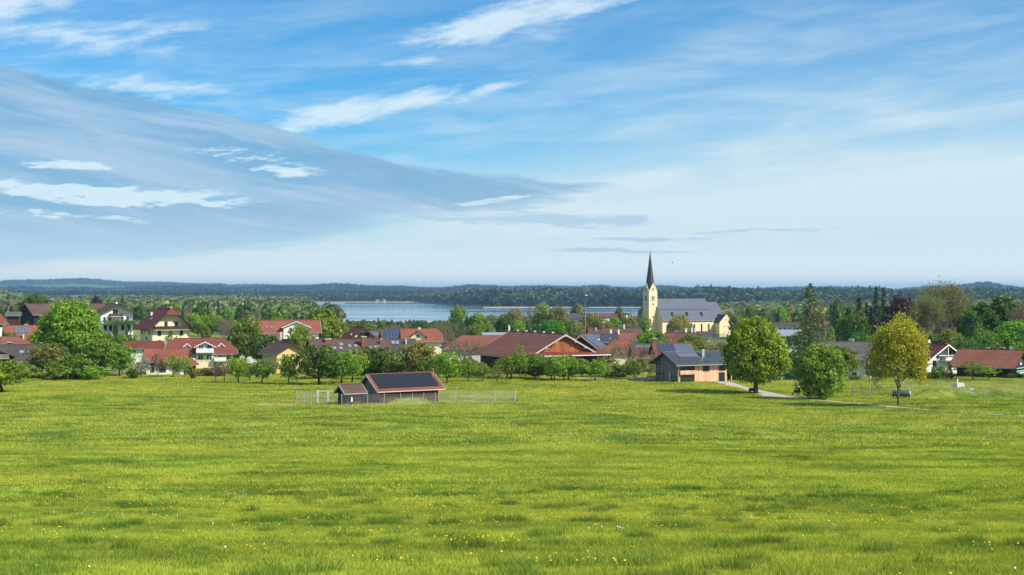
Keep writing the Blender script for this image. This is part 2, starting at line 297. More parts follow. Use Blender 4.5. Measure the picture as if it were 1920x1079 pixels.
def ground(x, y):
    x = np.asarray(x, float); y = np.asarray(y, float); r = np.hypot(x, y)
    z = np.interp(y, _sd, _zs); u = bearing(x, y)
    z = z+.12*np.sin(x*.11+y*.07+1)*np.sin(y*.09-x*.03)*sst(y, 30, 90)+.25*np.sin(x*.035+2)*np.sin(y*.045+1)*sst(y, 60, 200)
    z = z+9.0*np.exp(-((x+182)/75)**2-((y-570)/120)**2)+1.0*np.exp(-((x+50)/40)**2-((y-420)/60)**2)
    dn, df = shore_near(u), shore_far(u)
    far = r > 1300
    lake = far & (r > dn) & (r < df)
    edge = np.minimum(np.clip((r-dn)/60, 0, 1), np.clip((df-r)/60, 0, 1))
    zl = -34.6-2.0*edge
    land = z.copy()
    pen = sst(u, 830, 900)
    rise = sst(r-df, 0, 500)*(4+7*pen)
    hb = (546-np.interp(u, *HB))*9000/FP-20+34.6; ha = (546-np.interp(u, *HA))*14500/FP-22+34.6
    rise = rise+sst(r-df, 150, 600)*pen*(3.2*np.sin(u*.024+1)+2.2*np.sin(u*.061+2)+1.2*np.sin(u*.13))
    hb = np.maximum(hb+6.5*np.sin(u*.021+1)+4*np.sin(u*.052), 1); ha = np.maximum(ha+10*np.sin(u*.016)+5*np.sin(u*.043+1), 1)
    hills = np.maximum(hb*np.exp(-((r-9000)/1500)**2), ha*np.exp(-((r-14500)/2400)**2))
    hills = hills+22*np.exp(-((u+40)/75)**2)*sst(r, 2200, 3100)*(1-sst(r, 3600, 5000))
    beyond = (r > df-1) | (u < 545) | (u > 1540)
    land = land+np.where(beyond & far, np.where(r > df, rise, 0)+hills, 0)
    return np.where(lake, zl, land)
def gz(x, y): return float(ground(x, y))
def X(u, d): return (u-960)*d/FP
def zpx(row, d): return (HY-row)*d/FP
def at(u, row, lo=20, hi=900):                       # ground point seen at a photograph pixel
    for _ in range(50):
        m = (lo+hi)/2
        if HY-gz(X(u, m), m)*FP/m > row: lo = m
        else: hi = m
    return X(u, lo), lo
# ---------------------------------------------------------------- object helpers
def tag(o, label=None, cat=None, group=None, kind=None):
    if label: o['label'] = label
    if cat: o['category'] = cat
    if group: o['group'] = group
    if kind: o['kind'] = kind
    return o
def link(o, parent=None):
    sc.collection.objects.link(o)
    if parent: o.parent = parent
    return o
def empty(name, loc, rz=0, **k):
    o = bpy.data.objects.new(name, None); o.location = loc; o.rotation_euler = (0, 0, rz); o.empty_display_size = .5; link(o); return tag(o, **k)
class MB:
    def __init__(s): s.v = []; s.f = []; s.m = []
    def add(s, vs, fs, m=0, T=None):
        n = len(s.v)
        if T is not None: vs = [tuple(T @ Vector(p)) for p in vs]
        s.v += [tuple(p) for p in vs]; s.f += [tuple(n+i for i in f) for f in fs]; s.m += [m]*len(fs); return s
    def box(s, x0, x1, y0, y1, z0, z1, m=0, T=None):
        return s.add([(x0, y0, z0), (x1, y0, z0), (x1, y1, z0), (x0, y1, z0), (x0, y0, z1), (x1, y0, z1), (x1, y1, z1), (x0, y1, z1)],
                     [(0, 3, 2, 1), (4, 5, 6, 7), (0, 1, 5, 4), (1, 2, 6, 5), (2, 3, 7, 6), (3, 0, 4, 7)], m, T)
    def prism(s, pts, off, m=0, T=None):             # polygon pts extruded by vector off
        n = len(pts); o = Vector(off); vs = [tuple(p) for p in pts]+[tuple(Vector(p)+o) for p in pts]
        return s.add(vs, [tuple(range(n)), tuple(range(2*n-1, n-1, -1))]+[(i, i+n, (i+1) % n+n, (i+1) % n) for i in range(n)], m, T)
    def tube(s, pts, rad, n=6, m=0, T=None, cap=True):
        vs, fs = [], []
        for i, p in enumerate(pts):
            p = Vector(p); a = Vector(pts[min(i+1, len(pts)-1)])-Vector(pts[max(i-1, 0)]); a = a.normalized() if a.length else Vector((0, 0, 1))
            q = a.orthogonal().normalized() if abs(a.z) < .98 else Vector((1, 0, 0)); q = (q-a*q.dot(a)).normalized(); w = a.cross(q); r = rad[i] if hasattr(rad, '__len__') else rad
            vs += [tuple(p+(q*math.cos(t)+w*math.sin(t))*r) for t in (2*math.pi*k/n for k in range(n))]
        for i in range(len(pts)-1): fs += [(i*n+k, i*n+(k+1) % n, (i+1)*n+(k+1) % n, (i+1)*n+k) for k in range(n)]
        if cap: fs += [tuple(range(n-1, -1, -1)), tuple((len(pts)-1)*n+k for k in range(n))]
        return s.add(vs, fs, m, T)
    def mesh(s, name, mats, smooth=False):
        me = bpy.data.meshes.new(name); me.from_pydata(s.v, [], s.f)
        for q in (mats if isinstance(mats, (list, tuple)) else [mats]): me.materials.append(M[q])
        me.polygons.foreach_set('material_index', s.m)
        if smooth: me.polygons.foreach_set('use_smooth', [True]*len(s.f))
        me.update(); return me
    def build(s, name, mats, parent=None, smooth=False, T=None, **k):
        o = bpy.data.objects.new(name, s.mesh(name, mats, smooth)); link(o, parent)
        if T is not None: o.matrix_local = T
        return tag(o, **k)
def inst(name, me, parent=None, T=None, **k):
    o = bpy.data.objects.new(name, me); link(o, parent)
    if T is not None: o.matrix_local = T
    return tag(o, **k)
def npmesh(name, verts, quads, mats, attr=None, midx=None):
    me = bpy.data.meshes.new(name); nv, nf, k = len(verts), len(quads), quads.shape[1]
    me.vertices.add(nv); me.vertices.foreach_set('co', np.asarray(verts, np.float32).ravel())
    me.loops.add(nf*k); me.loops.foreach_set('vertex_index', quads.astype(np.int32).ravel())
    me.polygons.add(nf); me.polygons.foreach_set('loop_start', np.arange(nf, dtype=np.int32)*k)
    for q in mats: me.materials.append(M[q])
    if midx is not None: me.polygons.foreach_set('material_index', midx.astype(np.int32))
    me.update(calc_edges=True)
    if attr is not None:
        a = me.attributes.new('leaf', 'FLOAT', 'FACE'); a.data.foreach_set('value', attr.astype(np.float32))
    return me
# ground sheet: a polar net, fine inside the view
ra = np.concatenate([[0.01], np.geomspace(3, 27000, 430)])
aa = np.unique(np.concatenate([np.linspace(-180, -32, 45), np.linspace(-32, 32, 260), np.linspace(32, 180, 45)[:-1]]))
AA, RR = np.meshgrid(np.radians(aa), ra); gx, gy = RR*np.sin(AA), RR*np.cos(AA); gzz = ground(gx, gy)
na, nr = len(aa), len(ra); I = np.arange(na*nr).reshape(nr, na); J = np.roll(I, -1, axis=1)
q = np.stack([I[:-1].ravel(), J[:-1].ravel(), J[1:].ravel(), I[1:].ravel()], 1)[:, ::-1]
me = npmesh('ground', np.stack([gx.ravel(), gy.ravel(), gzz.ravel()], 1), q, ['ground']); me.polygons.foreach_set('use_smooth', [True]*len(q))
tag(inst('ground', me), 'green meadow and land running down to the lake', 'ground', kind='structure')
wv, wf = [], []
us = np.linspace(470, 1640, 118)
for u in us:
    for d in (float(shore_near(u))-70, float(shore_far(u))+70): wv.append((X(u, 1)*d/math.hypot(X(u, 1), 1), d/math.hypot(X(u, 1), 1), -35.0))
for i in range(len(us)-1):
    if shore_near(us[i]) < shore_far(us[i])+100: wf.append((2*i, 2*i+2, 2*i+3, 2*i+1))
mb = MB(); mb.add(wv, wf); tag(mb.build('lake', 'water'), 'wide pale blue lake behind the village', 'lake', kind='structure')
# ---------------------------------------------------------------- far woods, haze
HAZE = 6.0e-5
def tri_tree(seed, h, r, conifer=False, n=70):
    g = np.random.RandomState(seed); vs = []; at_ = []
    for i in range(n):
        if conifer:
            t = g.rand()**1.3; z = h*(.12+.86*t); rr = r*(1-t)**.85*(.55+.45*g.rand()); a = g.rand()*6.283
            c = np.array([rr*math.cos(a), rr*math.sin(a), z]); s = h*.075*(1.3-t*.6)
        else:
            v = g.normal(size=3); v /= np.linalg.norm(v); v[2] = v[2]*.9; k = (.55+.45*g.rand())*(1+.25*math.sin(v[0]*5+seed)*math.cos(v[1]*4+v[2]*3))
            c = np.array([v[0]*r*k, v[1]*r*k, h*.58+v[2]*h*.42*k]); s = r*.30*(.7+.6*g.rand())
        o = g.normal(size=3); o /= np.linalg.norm(o); p = np.cross(o, g.normal(size=3)); p /= np.linalg.norm(p); q = np.cross(o, p)
        vs += [c+p*s+q*s*.2, c+q*s, c-p*s-q*s*.1, c-q*s]; at_.append(g.rand())
    vs = np.array(vs); q = np.arange(len(vs)).reshape(-1, 4)
    return vs, q, np.array(at_)
def scatter(name, pts, scl, rot, src, label, cat, kind='stuff'):
    me = bpy.data.meshes.new(name); me.vertices.add(len(pts)); me.vertices.foreach_set('co', np.asarray(pts, np.float32).ravel())
    a = me.attributes.new('sc', 'FLOAT_VECTOR', 'POINT'); a.data.foreach_set('vector', np.asarray(scl, np.float32).ravel())
    b = me.attributes.new('rt', 'FLOAT_VECTOR', 'POINT'); b.data.foreach_set('vector', np.asarray(rot, np.float32).ravel())
    o = inst(name, me); tag(o, label, cat, kind=kind)
    ng = bpy.data.node_groups.new(name, 'GeometryNodeTree'); ng.interface.new_socket('Geometry', in_out='INPUT', socket_type='NodeSocketGeometry'); ng.interface.new_socket('Geometry', in_out='OUTPUT', socket_type='NodeSocketGeometry')
    N = ng.nodes; L = ng.links; gi = N.new('NodeGroupInput'); go = N.new('NodeGroupOutput'); ip = N.new('GeometryNodeInstanceOnPoints'); oi = N.new('GeometryNodeObjectInfo')
    oi.inputs['Object'].default_value = src; oi.inputs['As Instance'].default_value = True
    for nm, sock in (('sc', 'Scale'), ('rt', 'Rotation')):
        na_ = N.new('GeometryNodeInputNamedAttribute'); na_.data_type = 'FLOAT_VECTOR'; na_.inputs['Name'].default_value = nm; L.new(na_.outputs['Attribute'], ip.inputs[sock])
    L.new(gi.outputs[0], ip.inputs['Points']); L.new(oi.outputs['Geometry'], ip.inputs['Instance']); L.new(ip.outputs[0], go.inputs[0])
    md = o.modifiers.new('scatter', 'NODES'); md.node_group = ng
    return o
def nfield(x, y, f, s=0):
    return np.sin(x*f+1.3+s)*np.sin(y*f*1.3+2.1+s*1.7)+.6*np.sin(x*f*2.3+y*f*1.1+s)*np.sin(y*f*2.9-x*f*.7)
def woodpts(u0, u1, d0, d1, spacing, dens=lambda x, y, u, r: 1.0+0*x, seed=1, cap=60000):
    g = np.random.RandomState(seed); w0, w1 = (u0-960)/FP, (u1-960)/FP
    n = int(min(cap, abs(w1-w0)*.5*(d1*d1-d0*d0)/spacing**2))
    d = np.sqrt(g.rand(n)*(d1*d1-d0*d0)+d0*d0); u = u0+(u1-u0)*g.rand(n); x = (u-960)/FP*d; y = d
    r = np.hypot(x, y); ub = bearing(x, y); k = g.rand(n) < dens(x, y, ub, r)
    wet = (r > shore_near(ub)-15) & (r < shore_far(ub)+15) & (r > 1300)
    k &= ~wet; x, y = x[k], y[k]
    return x, y
srcs = {}
def wood_source(name, seed, h, r, con, n, m, u, d, lab):
    vs, q, at_ = tri_tree(seed, h, r, con, n); me = npmesh(name, vs, q, [m], at_)
    x, y = X(u, d), d; o = inst(name, me); o.location = (x, y, gz(x, y)-.5); tag(o, lab, 'tree'); srcs[name] = o
wood_source('wood_tree', 3, 12, 6.5, False, 420, 'leaf_wood', 330, 1500, 'round green tree at the near edge of the broad wood on the plain')
wood_source('birch_tree', 5, 13, 4.2, False, 220, 'leaf_wood', 452, 1460, 'slender light green tree at the near edge of the broad wood')
wood_source('spruce_tree', 8, 12.5, 3.0, True, 220, 'leaf_conifer', 60, 1400, 'dark pointed spruce at the near edge of the wood on the plain')
wood_source('shore_tree', 11, 20, 9, False, 110, 'leaf_far', 760, 4520, 'round tree on the waterline of the far shore')
wood_source('shore_spruce', 12, 25, 6, True, 90, 'leaf_conifer', 700, 4560, 'pointed conifer on the waterline of the far shore')
def wood(name, x, y, srcsel, smin, smax, label, seed=2, conif=0.25, flat=1.0):
    g = np.random.RandomState(seed); z = ground(x, y); n = len(x)
    s = smin+(smax-smin)*g.rand(n)**1.2; cl = nfield(x, y, .011, seed)+g.normal(size=n)*.5
    order = np.argsort(cl); con = np.zeros(n, bool); con[order[:int(n*conif)]] = True
    sets = [con]+[(~con) & (np.arange(n) % (len(srcsel)-1) == i) for i in range(len(srcsel)-1)]
    for i, (sr, k) in enumerate(zip(srcsel, sets)):
        if k.sum() == 0: continue
        pts = np.stack([x[k], y[k], z[k]-.6], 1); ss = s[k]; wd = ss*(.85+.4*g.rand(k.sum()))*flat
        scatter(name, pts, np.stack([wd, wd, ss], 1), np.stack([0*ss, 0*ss, g.rand(k.sum())*6.28], 1), srcs[sr], label+(' (conifers)' if False else (', the conifers in it' if i == 0 else (', its round trees' if i == 1 else ', its slender trees'))), 'wood')
NEARW = ['spruce_tree', 'wood_tree', 'birch_tree']; FARW = ['shore_spruce', 'shore_tree']
clear = lambda f, lo: (lambda x, y, u, r: np.where(nfield(x, y, f) > lo, 1.0, 0.06))
x, y = woodpts(-60, 625, 1050, 4300, 19, lambda x, y, u, r: np.where(nfield(x*.6, y, .0045) > -.75, 1, .05)*(1-.9*sst(u, 535, 600)*sst(r, 1500, 1800)), 3)
wood('broad_wood', x, y, NEARW, .7, 1.9, 'mixed green wood covering the plain towards the lake', 4, .08)
x, y = woodpts(1200, 2010, 1050, 2930, 17, clear(.006, -.8), 5)
wood('plain_wood', x, y, NEARW, .6, 1.5, 'green trees on the plain behind the church and houses', 6, .08)
x, y = woodpts(560, 1230, 1180, 1560, 13, lambda x, y, u, r: np.where((u > 632) & (u < 880), .0, .55), 7)
wood('lakeside_wood', x, y, NEARW, .35, .75, 'low trees along the near lake shore', 8, .1)
x, y = woodpts(780, 2010, 2960, 4500, 17, lambda x, y, u, r: sst(r-shore_far(u), 15, 60), 9)
wood('peninsula_wood', x, y, FARW, .6, 1.5, 'dense blue-green forest on the headland across the water', 10, .10, .9)
x, y = woodpts(-80, 850, 4430, 5600, 16, lambda x, y, u, r: sst(r, 4445, 4520), 11)
wood('far_shore_wood', x, y, FARW, .8, 1.3, 'dark forest along the far lake shore', 12, .45, .9)
x, y = woodpts(-120, 2040, 7300, 10200, 27, lambda x, y, u, r: 1+0*x, 13, 32000)
wood('hill_wood', x, y, FARW, 1.0, 1.6, 'dark blue forest on the middle hills beyond the lake', 14, .6, 1.3)
x, y = woodpts(-120, 1500, 12600, 15200, 42, lambda x, y, u, r: 1+0*x, 15, 16000)
wood('ridge_wood', x, y, FARW, 1.1, 1.6, 'hazy blue forest on the farthest ridge', 16, .6, 1.8)
# pale reed and sand banks at the water's edge
def bank(u0, u1, rfun, w, name, lab, h=.9):
    mb = MB(); us = np.linspace(u0, u1, 40); vs = []
    for i, u in enumerate(us):
        t = math.sin(math.pi*i/39)**.5; r0 = rfun(u)
        for rr, z in ((r0-w*t*(.7+.3*math.sin(i*1.7)), -35.2), (r0-w*.3*t, -34.9+h), (r0+w*.6*t, -34.9+h*1.1), (r0+w*t, -35.2)):
            k = rr/math.hypot(X(u, 1), 1); vs.append((X(u, 1)*k, k, z))
    fs = [(4*i+j, 4*i+4+j, 4*i+5+j, 4*i+1+j) for i in range(39) for j in range(3)]
    mb.add(vs, [f[::-1] for f in fs]); tag(mb.build(name, 'sand', smooth=True), lab, 'sandbank', kind='structure')
bank(560, 648, lambda u: 4010, 110, 'reed_bank', 'tan reed bank reaching into the lake')
bank(632, 900, lambda u: 1566, 26, 'near_reed_bank', 'tan reeds along the near shore of the lake', .7)
x, y = woodpts(628, 890, 1120, 1540, 9, lambda x, y, u, r: .6, 17)
wood('shore_scrub', x, y, NEARW, .16, .34, 'low scrub along the near lake shore', 18, .05)
bank(905, 1045, lambda u: 2925, 45, 'sand_bank', 'long pale sand bank in front of the headland', 1.6)
bank(1040, 1560, lambda u: 2950, 22, 'shore_bank', 'thin pale shore line under the headland forest', 1.2)
bank(520, 900, lambda u: 4425, 25, 'far_shore_bank', 'thin pale shore line on the far side of the lake', 1.5)
# the air
hb = MB().box(-27500, 27500, -27500, 27500, -39, 118)
hm = bpy.data.materials.new('haze'); hm.use_nodes = True; hn = hm.node_tree; hn.nodes.clear(); ho = hn.nodes.new('ShaderNodeOutputMaterial'); pv = hn.nodes.new('ShaderNodeVolumePrincipled')
pv.inputs['Color'].default_value = (.36, .64, .95, 1); pv.inputs['Density'].default_value = HAZE; pv.inputs['Anisotropy'].default_value = 0.1
hn.links.new(pv.outputs[0], ho.inputs['Volume']); M['haze'] = hm
tag(hb.build('haze', 'haze'), 'thin blue haze over the land', 'haze', kind='stuff')

# ---------------------------------------------------------------- trees
def leaves(cent, size, g, outward=None, flat=0.0, bright=None):
    """one bent quad per centre"""
    n = len(cent); o = g.normal(size=(n, 3))
    if outward is not None: o = o*.8+outward*1.0
    if flat: o[:, 2] += flat*np.sign(o[:, 2]+1e-6)
    o /= np.linalg.norm(o, axis=1)[:, None]; p = np.cross(o, g.normal(size=(n, 3))); p /= np.linalg.norm(p, axis=1)[:, None]; q = np.cross(o, p)
    s = (size*(.65+.7*g.rand(n)))[:, None]
    vs = np.stack([cent+p*s, cent+q*s*.7+o*s*.15, cent-p*s, cent-q*s*.7+o*s*.15], 1).reshape(-1, 3)
    return vs, np.arange(4*n).reshape(-1, 4), (g.rand(n) if bright is None else bright)
def crown_blob(seed, H, Rr, z0, ncl, nl, ls, shape=1.0, lob=.22, gap=0.0, top=.5):
    """clumps of leaves through an uneven crown between z0 and H"""
    g = np.random.RandomState(seed); C = []; O = []; B = []
    ph = g.rand(6)*6.28; cz = z0+(H-z0)*top
    for i in range(ncl):
        v = g.normal(size=3); v /= np.linalg.norm(v)
        lobes = 1+lob*(math.sin(3*math.atan2(v[1], v[0])+ph[0])*math.cos(2.3*v[2]+ph[1])+.7*math.sin(5*math.atan2(v[1], v[0])+4*v[2]+ph[2]))
        rad = (.35+.65*g.rand()**.45)*lobes
        hz = (H-cz) if v[2] > 0 else (cz-z0)
        sx = (1-max(0, v[2])**2*(1-shape)*.6)
        c = np.array([v[0]*Rr*rad*sx, v[1]*Rr*rad*sx, cz+v[2]*hz*min(rad, 1.0)*.95])
        if g.rand() < gap: continue
        cr = Rr*(.13+.10*g.rand()); k = int(nl*(.6+.8*g.rand())); w = g.normal(size=(k, 3)); w /= np.linalg.norm(w, axis=1)[:, None]
        w[:, 2] = w[:, 2]*.75; C.append(c+w*cr*(.45+.55*g.rand(k))[:, None]); O.append(w*.7+v*.5)
        B.append(np.clip(g.rand()*.55+g.rand(k)*.45, 0, 1))
    C = np.concatenate(C); C[:, 2] = np.clip(C[:, 2], z0*.8, None); O = np.concatenate(O); B = np.concatenate(B)
    return leaves(C, ls, g, O, bright=B)
def limbs(seed, H, Rr, z0, tr, nl=8, lean=0.0, fork=.35, levels=1, mb=None):
    g = random.Random(seed); mb = mb or MB(); top = z0+(H-z0)*.72
    tp = [(0, 0, -.5), (lean*.1, 0, z0*.5), (lean*.35, 0, z0), (lean*.6+g.uniform(-.2, .2), g.uniform(-.2, .2), (z0+top)/2), (lean, 0, top)]
    mb.tube(tp, [tr*1.35, tr, tr*.85, tr*.5, tr*.12], 8)
    for i in range(nl):
        t = g.uniform(0, .65); a = 6.283*i/nl+g.uniform(-.4, .4); zb = z0*.85+(top-z0)*t; b = Vector((lean*(.3+.4*t), 0, zb))
        L = Rr*g.uniform(.6, .9)*(1-.35*t); e = b+Vector((math.cos(a)*L, math.sin(a)*L, (H-zb)*g.uniform(.30, .6)))
        mid = b*.5+e*.5+Vector((0, 0, -L*.08)); r = tr*.42*(1-t*.5)
        mb.tube([b, mid, e], [r, r*.6, r*.15], 5)
        for k in range(2*levels):
            s = mid+(e-mid)*g.random()*.6; f = s+Vector((math.cos(a+g.uniform(-1.2, 1.2)), math.sin(a+g.uniform(-1.2, 1.2)), g.uniform(.2, 1)))*L*.4
            mb.tube([s, f], [r*.4, r*.08], 4, cap=False)
    return mb
def twigs(seed, H, Rr, z0, tr, depth=5, up=.45, n0=7, spread=.55):
    g = random.Random(seed); mb = MB(); lv = []
    def grow(p, d, L, r, k):
        q = p+d*L*.5+Vector((g.uniform(-1, 1), g.uniform(-1, 1), g.uniform(-.3, 1)))*L*.06; e = q+(d+Vector((0, 0, .12))).normalized()*L*.5
        mb.tube([p, q, e], [r, r*.8, r*.55], 5 if k > 3 else 3, cap=False)
        if k == 0: lv.append(tuple(e)); return
        for i in range(3 if k > 1 else 2):
            a = g.uniform(0, 6.283); t = d.orthogonal().normalized(); w = d.cross(t); nd = (d+(t*math.cos(a)+w*math.sin(a))*spread*g.uniform(.6, 1.4)+Vector((0, 0, up*.25))).normalized()
            grow(e if i < 2 else q, nd, L*g.uniform(.62, .82), max(r*.6, tr*.10), k-1)
    mb.tube([(0, 0, -.5), (0, 0, z0), (0, 0, z0*1.3)], [tr*1.3, tr, tr*.8], 7)
    for i in range(n0):
        a = 6.283*i/n0+g.uniform(-.3, .3); t = g.uniform(.25, .85)
        grow(Vector((0, 0, z0*g.uniform(.8, 1.25))), Vector((math.cos(a)*t, math.sin(a)*t, up+.5)).normalized(), H*.23, tr*.5, depth-1)
    mb.tube([(0, 0, z0), (0, 0, H*.55)], [tr*.8, tr*.3], 6)
    a = np.array(mb.v); zc = a[:, 2].max(); rr = np.percentile(np.hypot(a[:, 0], a[:, 1]), 98)
    k = lambda p: (p[0]*Rr/rr, p[1]*Rr/rr, p[2]*H/zc if p[2] > 0 else p[2])
    mb.v = [k(p) for p in mb.v]; return mb, np.array([k(p) for p in lv])
def conifer(seed, H, Rr, z0, nb, ls, droop=.35, pw=.8, ragged=.25, pts=6):
    g = np.random.RandomState(seed); C = []; O = []; mb = MB(); mb.tube([(0, 0, -.5), (0, 0, H*.5), (0, 0, H*.98)], [H*.018, H*.011, H*.002], 6)
    for i in range(nb):
        t = (i+g.rand())/nb; z = z0+(H-z0)*t; L = Rr*((1-t)**pw)*(1-ragged+ragged*2*g.rand())+.15; a = g.rand()*6.283; k = max(2, int(pts*L/Rr)+1)
        for j in range(k):
            s = (j+.5+g.rand()*.6)/k; c = np.array([math.cos(a)*L*s, math.sin(a)*L*s, z-droop*L*s*s+.12*L]); C.append(c+g.normal(size=3)*ls*.5); O.append([math.cos(a)*.3, math.sin(a)*.3, .8])
        if i % 4 == 0: mb.tube([(0, 0, z), (math.cos(a)*L*.8, math.sin(a)*L*.8, z-droop*L*.5)], [H*.003, H*.001], 3, cap=False)
    C = np.array(C); vs, q, b = leaves(C, ls, g, np.array(O)); return (vs, q, b), mb
PROTO = {}
def proto(kind, crown, mbs, H, Rr, bark='bark', twigpart=False):
    cm = npmesh(kind+'_crown', crown[0], crown[1], ['leaf'], crown[2]) if crown is not None else None
    PROTO.setdefault(kind, []).append((cm, mbs.mesh(kind+'_trunk', bark, True), H, Rr, twigpart))
for s in range(3):
    proto('round', crown_blob(10+s, 12, 5, 2.2, 330, 15, .30), limbs(10+s, 12, 5, 2.2, .28), 12, 5)
    proto('orchard', crown_blob(20+s, 6, 3.2, 1.3, 190, 13, .20, lob=.32, top=.5), limbs(20+s, 6, 3.2, 1.4, .17, lean=.5*(s-1)), 6, 3.2, 'bark_dark')
    proto('airy', crown_blob(30+s, 6, 2.8, 1.4, 105, 12, .17, lob=.35, gap=.1), limbs(30+s, 6, 2.8, 1.3, .13, 9, lean=.6*(s-1), levels=2), 6, 2.8, 'bark_dark')
    proto('bush', crown_blob(40+s, 5, 3, .2, 240, 14, .22, lob=.3, top=.45), limbs(40+s, 5, 3, .3, .10, 8), 5, 3)
    cr, mb = conifer(50+s, 15, 3.4, .8, 230, .42); proto('conifer', cr, mb, 15, 3.4, 'bark_dark')
    tw, tips = twigs(60+s, 11, 5, 2.0, .30, 5); g = np.random.RandomState(s); idx = g.randint(0, len(tips), 520)
    proto('bare', leaves(tips[idx]+g.normal(size=(520, 3))*.25, .11, g), tw, 11, 5, 'twig', True)
    proto('tall', crown_blob(70+s, 16, 4, 1.5, 430, 15, .34, shape=.6, lob=.2, top=.42), limbs(70+s, 16, 4, 3, .26), 16, 4)
proto('chestnut', crown_blob(101, 14, 6, 1.9, 1000, 24, .29, lob=.10, top=.40, shape=.75), limbs(101, 14, 6, 2.4, .42, 10), 14, 6)
proto('chestnut', crown_blob(102, 17, 7.4, 1.5, 1000, 22, .36, lob=.14, top=.42, shape=.8), limbs(102, 17, 7.4, 2.4, .5, 10), 17, 7.4)
proto('bigbush', crown_blob(103, 12, 5, .25, 560, 18, .26, lob=.26, top=.52, shape=.75, gap=.05), limbs(103, 12, 5, .6, .22, 12), 12, 5)
tw, tips = twigs(104, 14.5, 4.7, 2.6, .28, 6, .22, 11, .62); g = np.random.RandomState(9); n = 24000; idx = g.randint(0, len(tips), n)
proto('maple', leaves(tips[idx]+g.normal(size=(n, 3))*.55, .17, g), tw, 14.5, 4.7, 'twig', True)
tw, tips = twigs(105, 26, 9, 5, .5, 5, .7, 11, .5); n = 9000; idx = g.randint(0, len(tips), n)
proto('poplar', leaves(tips[idx]+g.normal(size=(n, 3))*.9, .20, g), tw, 26, 9, 'twig', True)
cr, mb = conifer(106, 20, 4.3, 2.0, 300, .27, droop=.5, pw=.60, ragged=.45, pts=9); proto('larch', cr, mb, 20, 4.3)
def willow(seed, H, Rr):
    g = np.random.RandomState(seed); C = []; O = []
    for i in range(420):
        a = g.rand()*6.283; r = Rr*(.25+.75*g.rand()**.6); zt = H*(1-.45*(r/Rr)**2)*(.93+.1*g.rand()); L = zt*(.35+.45*g.rand())
        for k in range(9): C.append([r*math.cos(a)*(1+.01*k), r*math.sin(a)*(1+.01*k), zt-L*k/9]); O.append([math.cos(a), math.sin(a), .3])
    return leaves(np.array(C), .30, g, np.array(O))
proto('willow', willow(5, 11, 6), limbs(5, 11, 6, 2, .35), 11, 6)
proto('column', crown_blob(111, 5, .9, .1, 90, 13, .17, lob=.1, shape=.5, top=.3), limbs(111, 5, .9, .3, .08, 4), 5, .9)
TREES = []
GREEN = (.15, .23, .02); DGREEN = (.08, .135, .018); BGREEN = (.18, .29, .02); OLIVE = (.19, .205, .04); PALE = (.25, .27, .06); YEL = (.36, .36, .022); COPPER = (.075, .018, .026)
CONI = (.032, .06, .022); LARCH = (.12, .145, .06); BROWN = (.17, .13, .07); WILL = (.26, .27, .045); MGREEN = (.135, .215, .022)
CNT = {}
NM = dict(round='broadleaf_tree', orchard='orchard_tree', airy='orchard_tree', bush='bush', conifer='conifer_tree', bare='bare_tree', tall='broadleaf_tree', chestnut='chestnut_tree', bigbush='large_bush', maple='maple_tree', poplar='poplar_tree', larch='larch_tree', willow='willow_tree', column='columnar_shrub')
def tree(kind, u, d, top, wpx, col, label, group=None, var=None, cat='tree', dz=0):
    """u: bearing; d: distance or None with a base row; top: row of the tree's tip; wpx: crown width"""
    if isinstance(d, tuple): x, d = at(u, d[0])
    x = X(u, d); zg = gz(x, d)+dz; h = max(1.2, zpx(top, d)-zg); w = wpx*d/FP
    i = CNT[kind] = CNT.get(kind, -1)+1; col = tuple(q*1.08 for q in col); pr = PROTO[kind]; cm, tm, H0, R0, tp = pr[(i if var is None else var) % len(pr)]
    r = empty(NM[kind], (x, d, zg), random.uniform(0, 6.28) if kind not in ('maple', 'larch') else .4)
    sx, sz = w/(2*R0), h/H0; r.scale = (sx, sx, sz)
    inst('trunk', tm, r)
    if cm: c = inst('crown', cm, r); j = [random.uniform(.88, 1.14) for _ in range(3)]; c.color = (col[0]*j[0], col[1]*j[1], col[2]*j[2], 1)
    tag(r, label, cat, group); TREES.append((r, kind, u, d, col)); return r
# ---------------------------------------------------------------- houses
_wc = {}
def window_mesh(w, h, kind='sash', fm='trim_white'):
    k = ('f', w, h, kind, fm)
    if k not in _wc:
        t = min(.11, w*.16); f = MB()
        for b in ((-w/2, -w/2+t, 0, h), (w/2-t, w/2, 0, h), (-w/2+t, w/2-t, 0, t), (-w/2+t, w/2-t, h-t, h)): f.box(b[0], b[1], -.07, .03, b[2], b[3])
        if kind in ('sash', 'double') and w > .8: f.box(-t*.35, t*.35, -.06, .03, t, h-t)
        if kind == 'cross': f.box(-t*.35, t*.35, -.06, .03, t, h-t); f.box(-w/2+t, w/2-t, -.055, .03, h*.55, h*.55+t*.6)
        f.box(-w/2-.06, w/2+.06, -.14, .02, -.06, -.003)
        p = MB().box(-w/2+t*.6, w/2-t*.6, -.03, .02, t*.6, h-t*.6)
        _wc[k] = (f.mesh('window', fm), p.mesh('pane', 'glass'))
    return _wc[k]
def shared(key, fn):
    if key not in _wc: _wc[key] = fn()
    return _wc[key]
def panel_mesh(w, h, m):
    def f():
        mb = MB(); t = min(.05, w*.04); mb.box(-w/2+t, w/2-t, -h/2+t, h/2-t, 0, .045, 0)
        for b in ((-w/2, -w/2+t, -h/2, h/2), (w/2-t, w/2, -h/2, h/2), (-w/2+t, w/2-t, -h/2, -h/2+t), (-w/2+t, w/2-t, h/2-t, h/2)): mb.box(b[0], b[1], b[2], b[3], 0, .06, 1)
        return mb.mesh('solar_panel', [m, 'black' if m == 'solar' else 'metal'])
    return shared(('p', w, h, m), f)
HOUSES = []
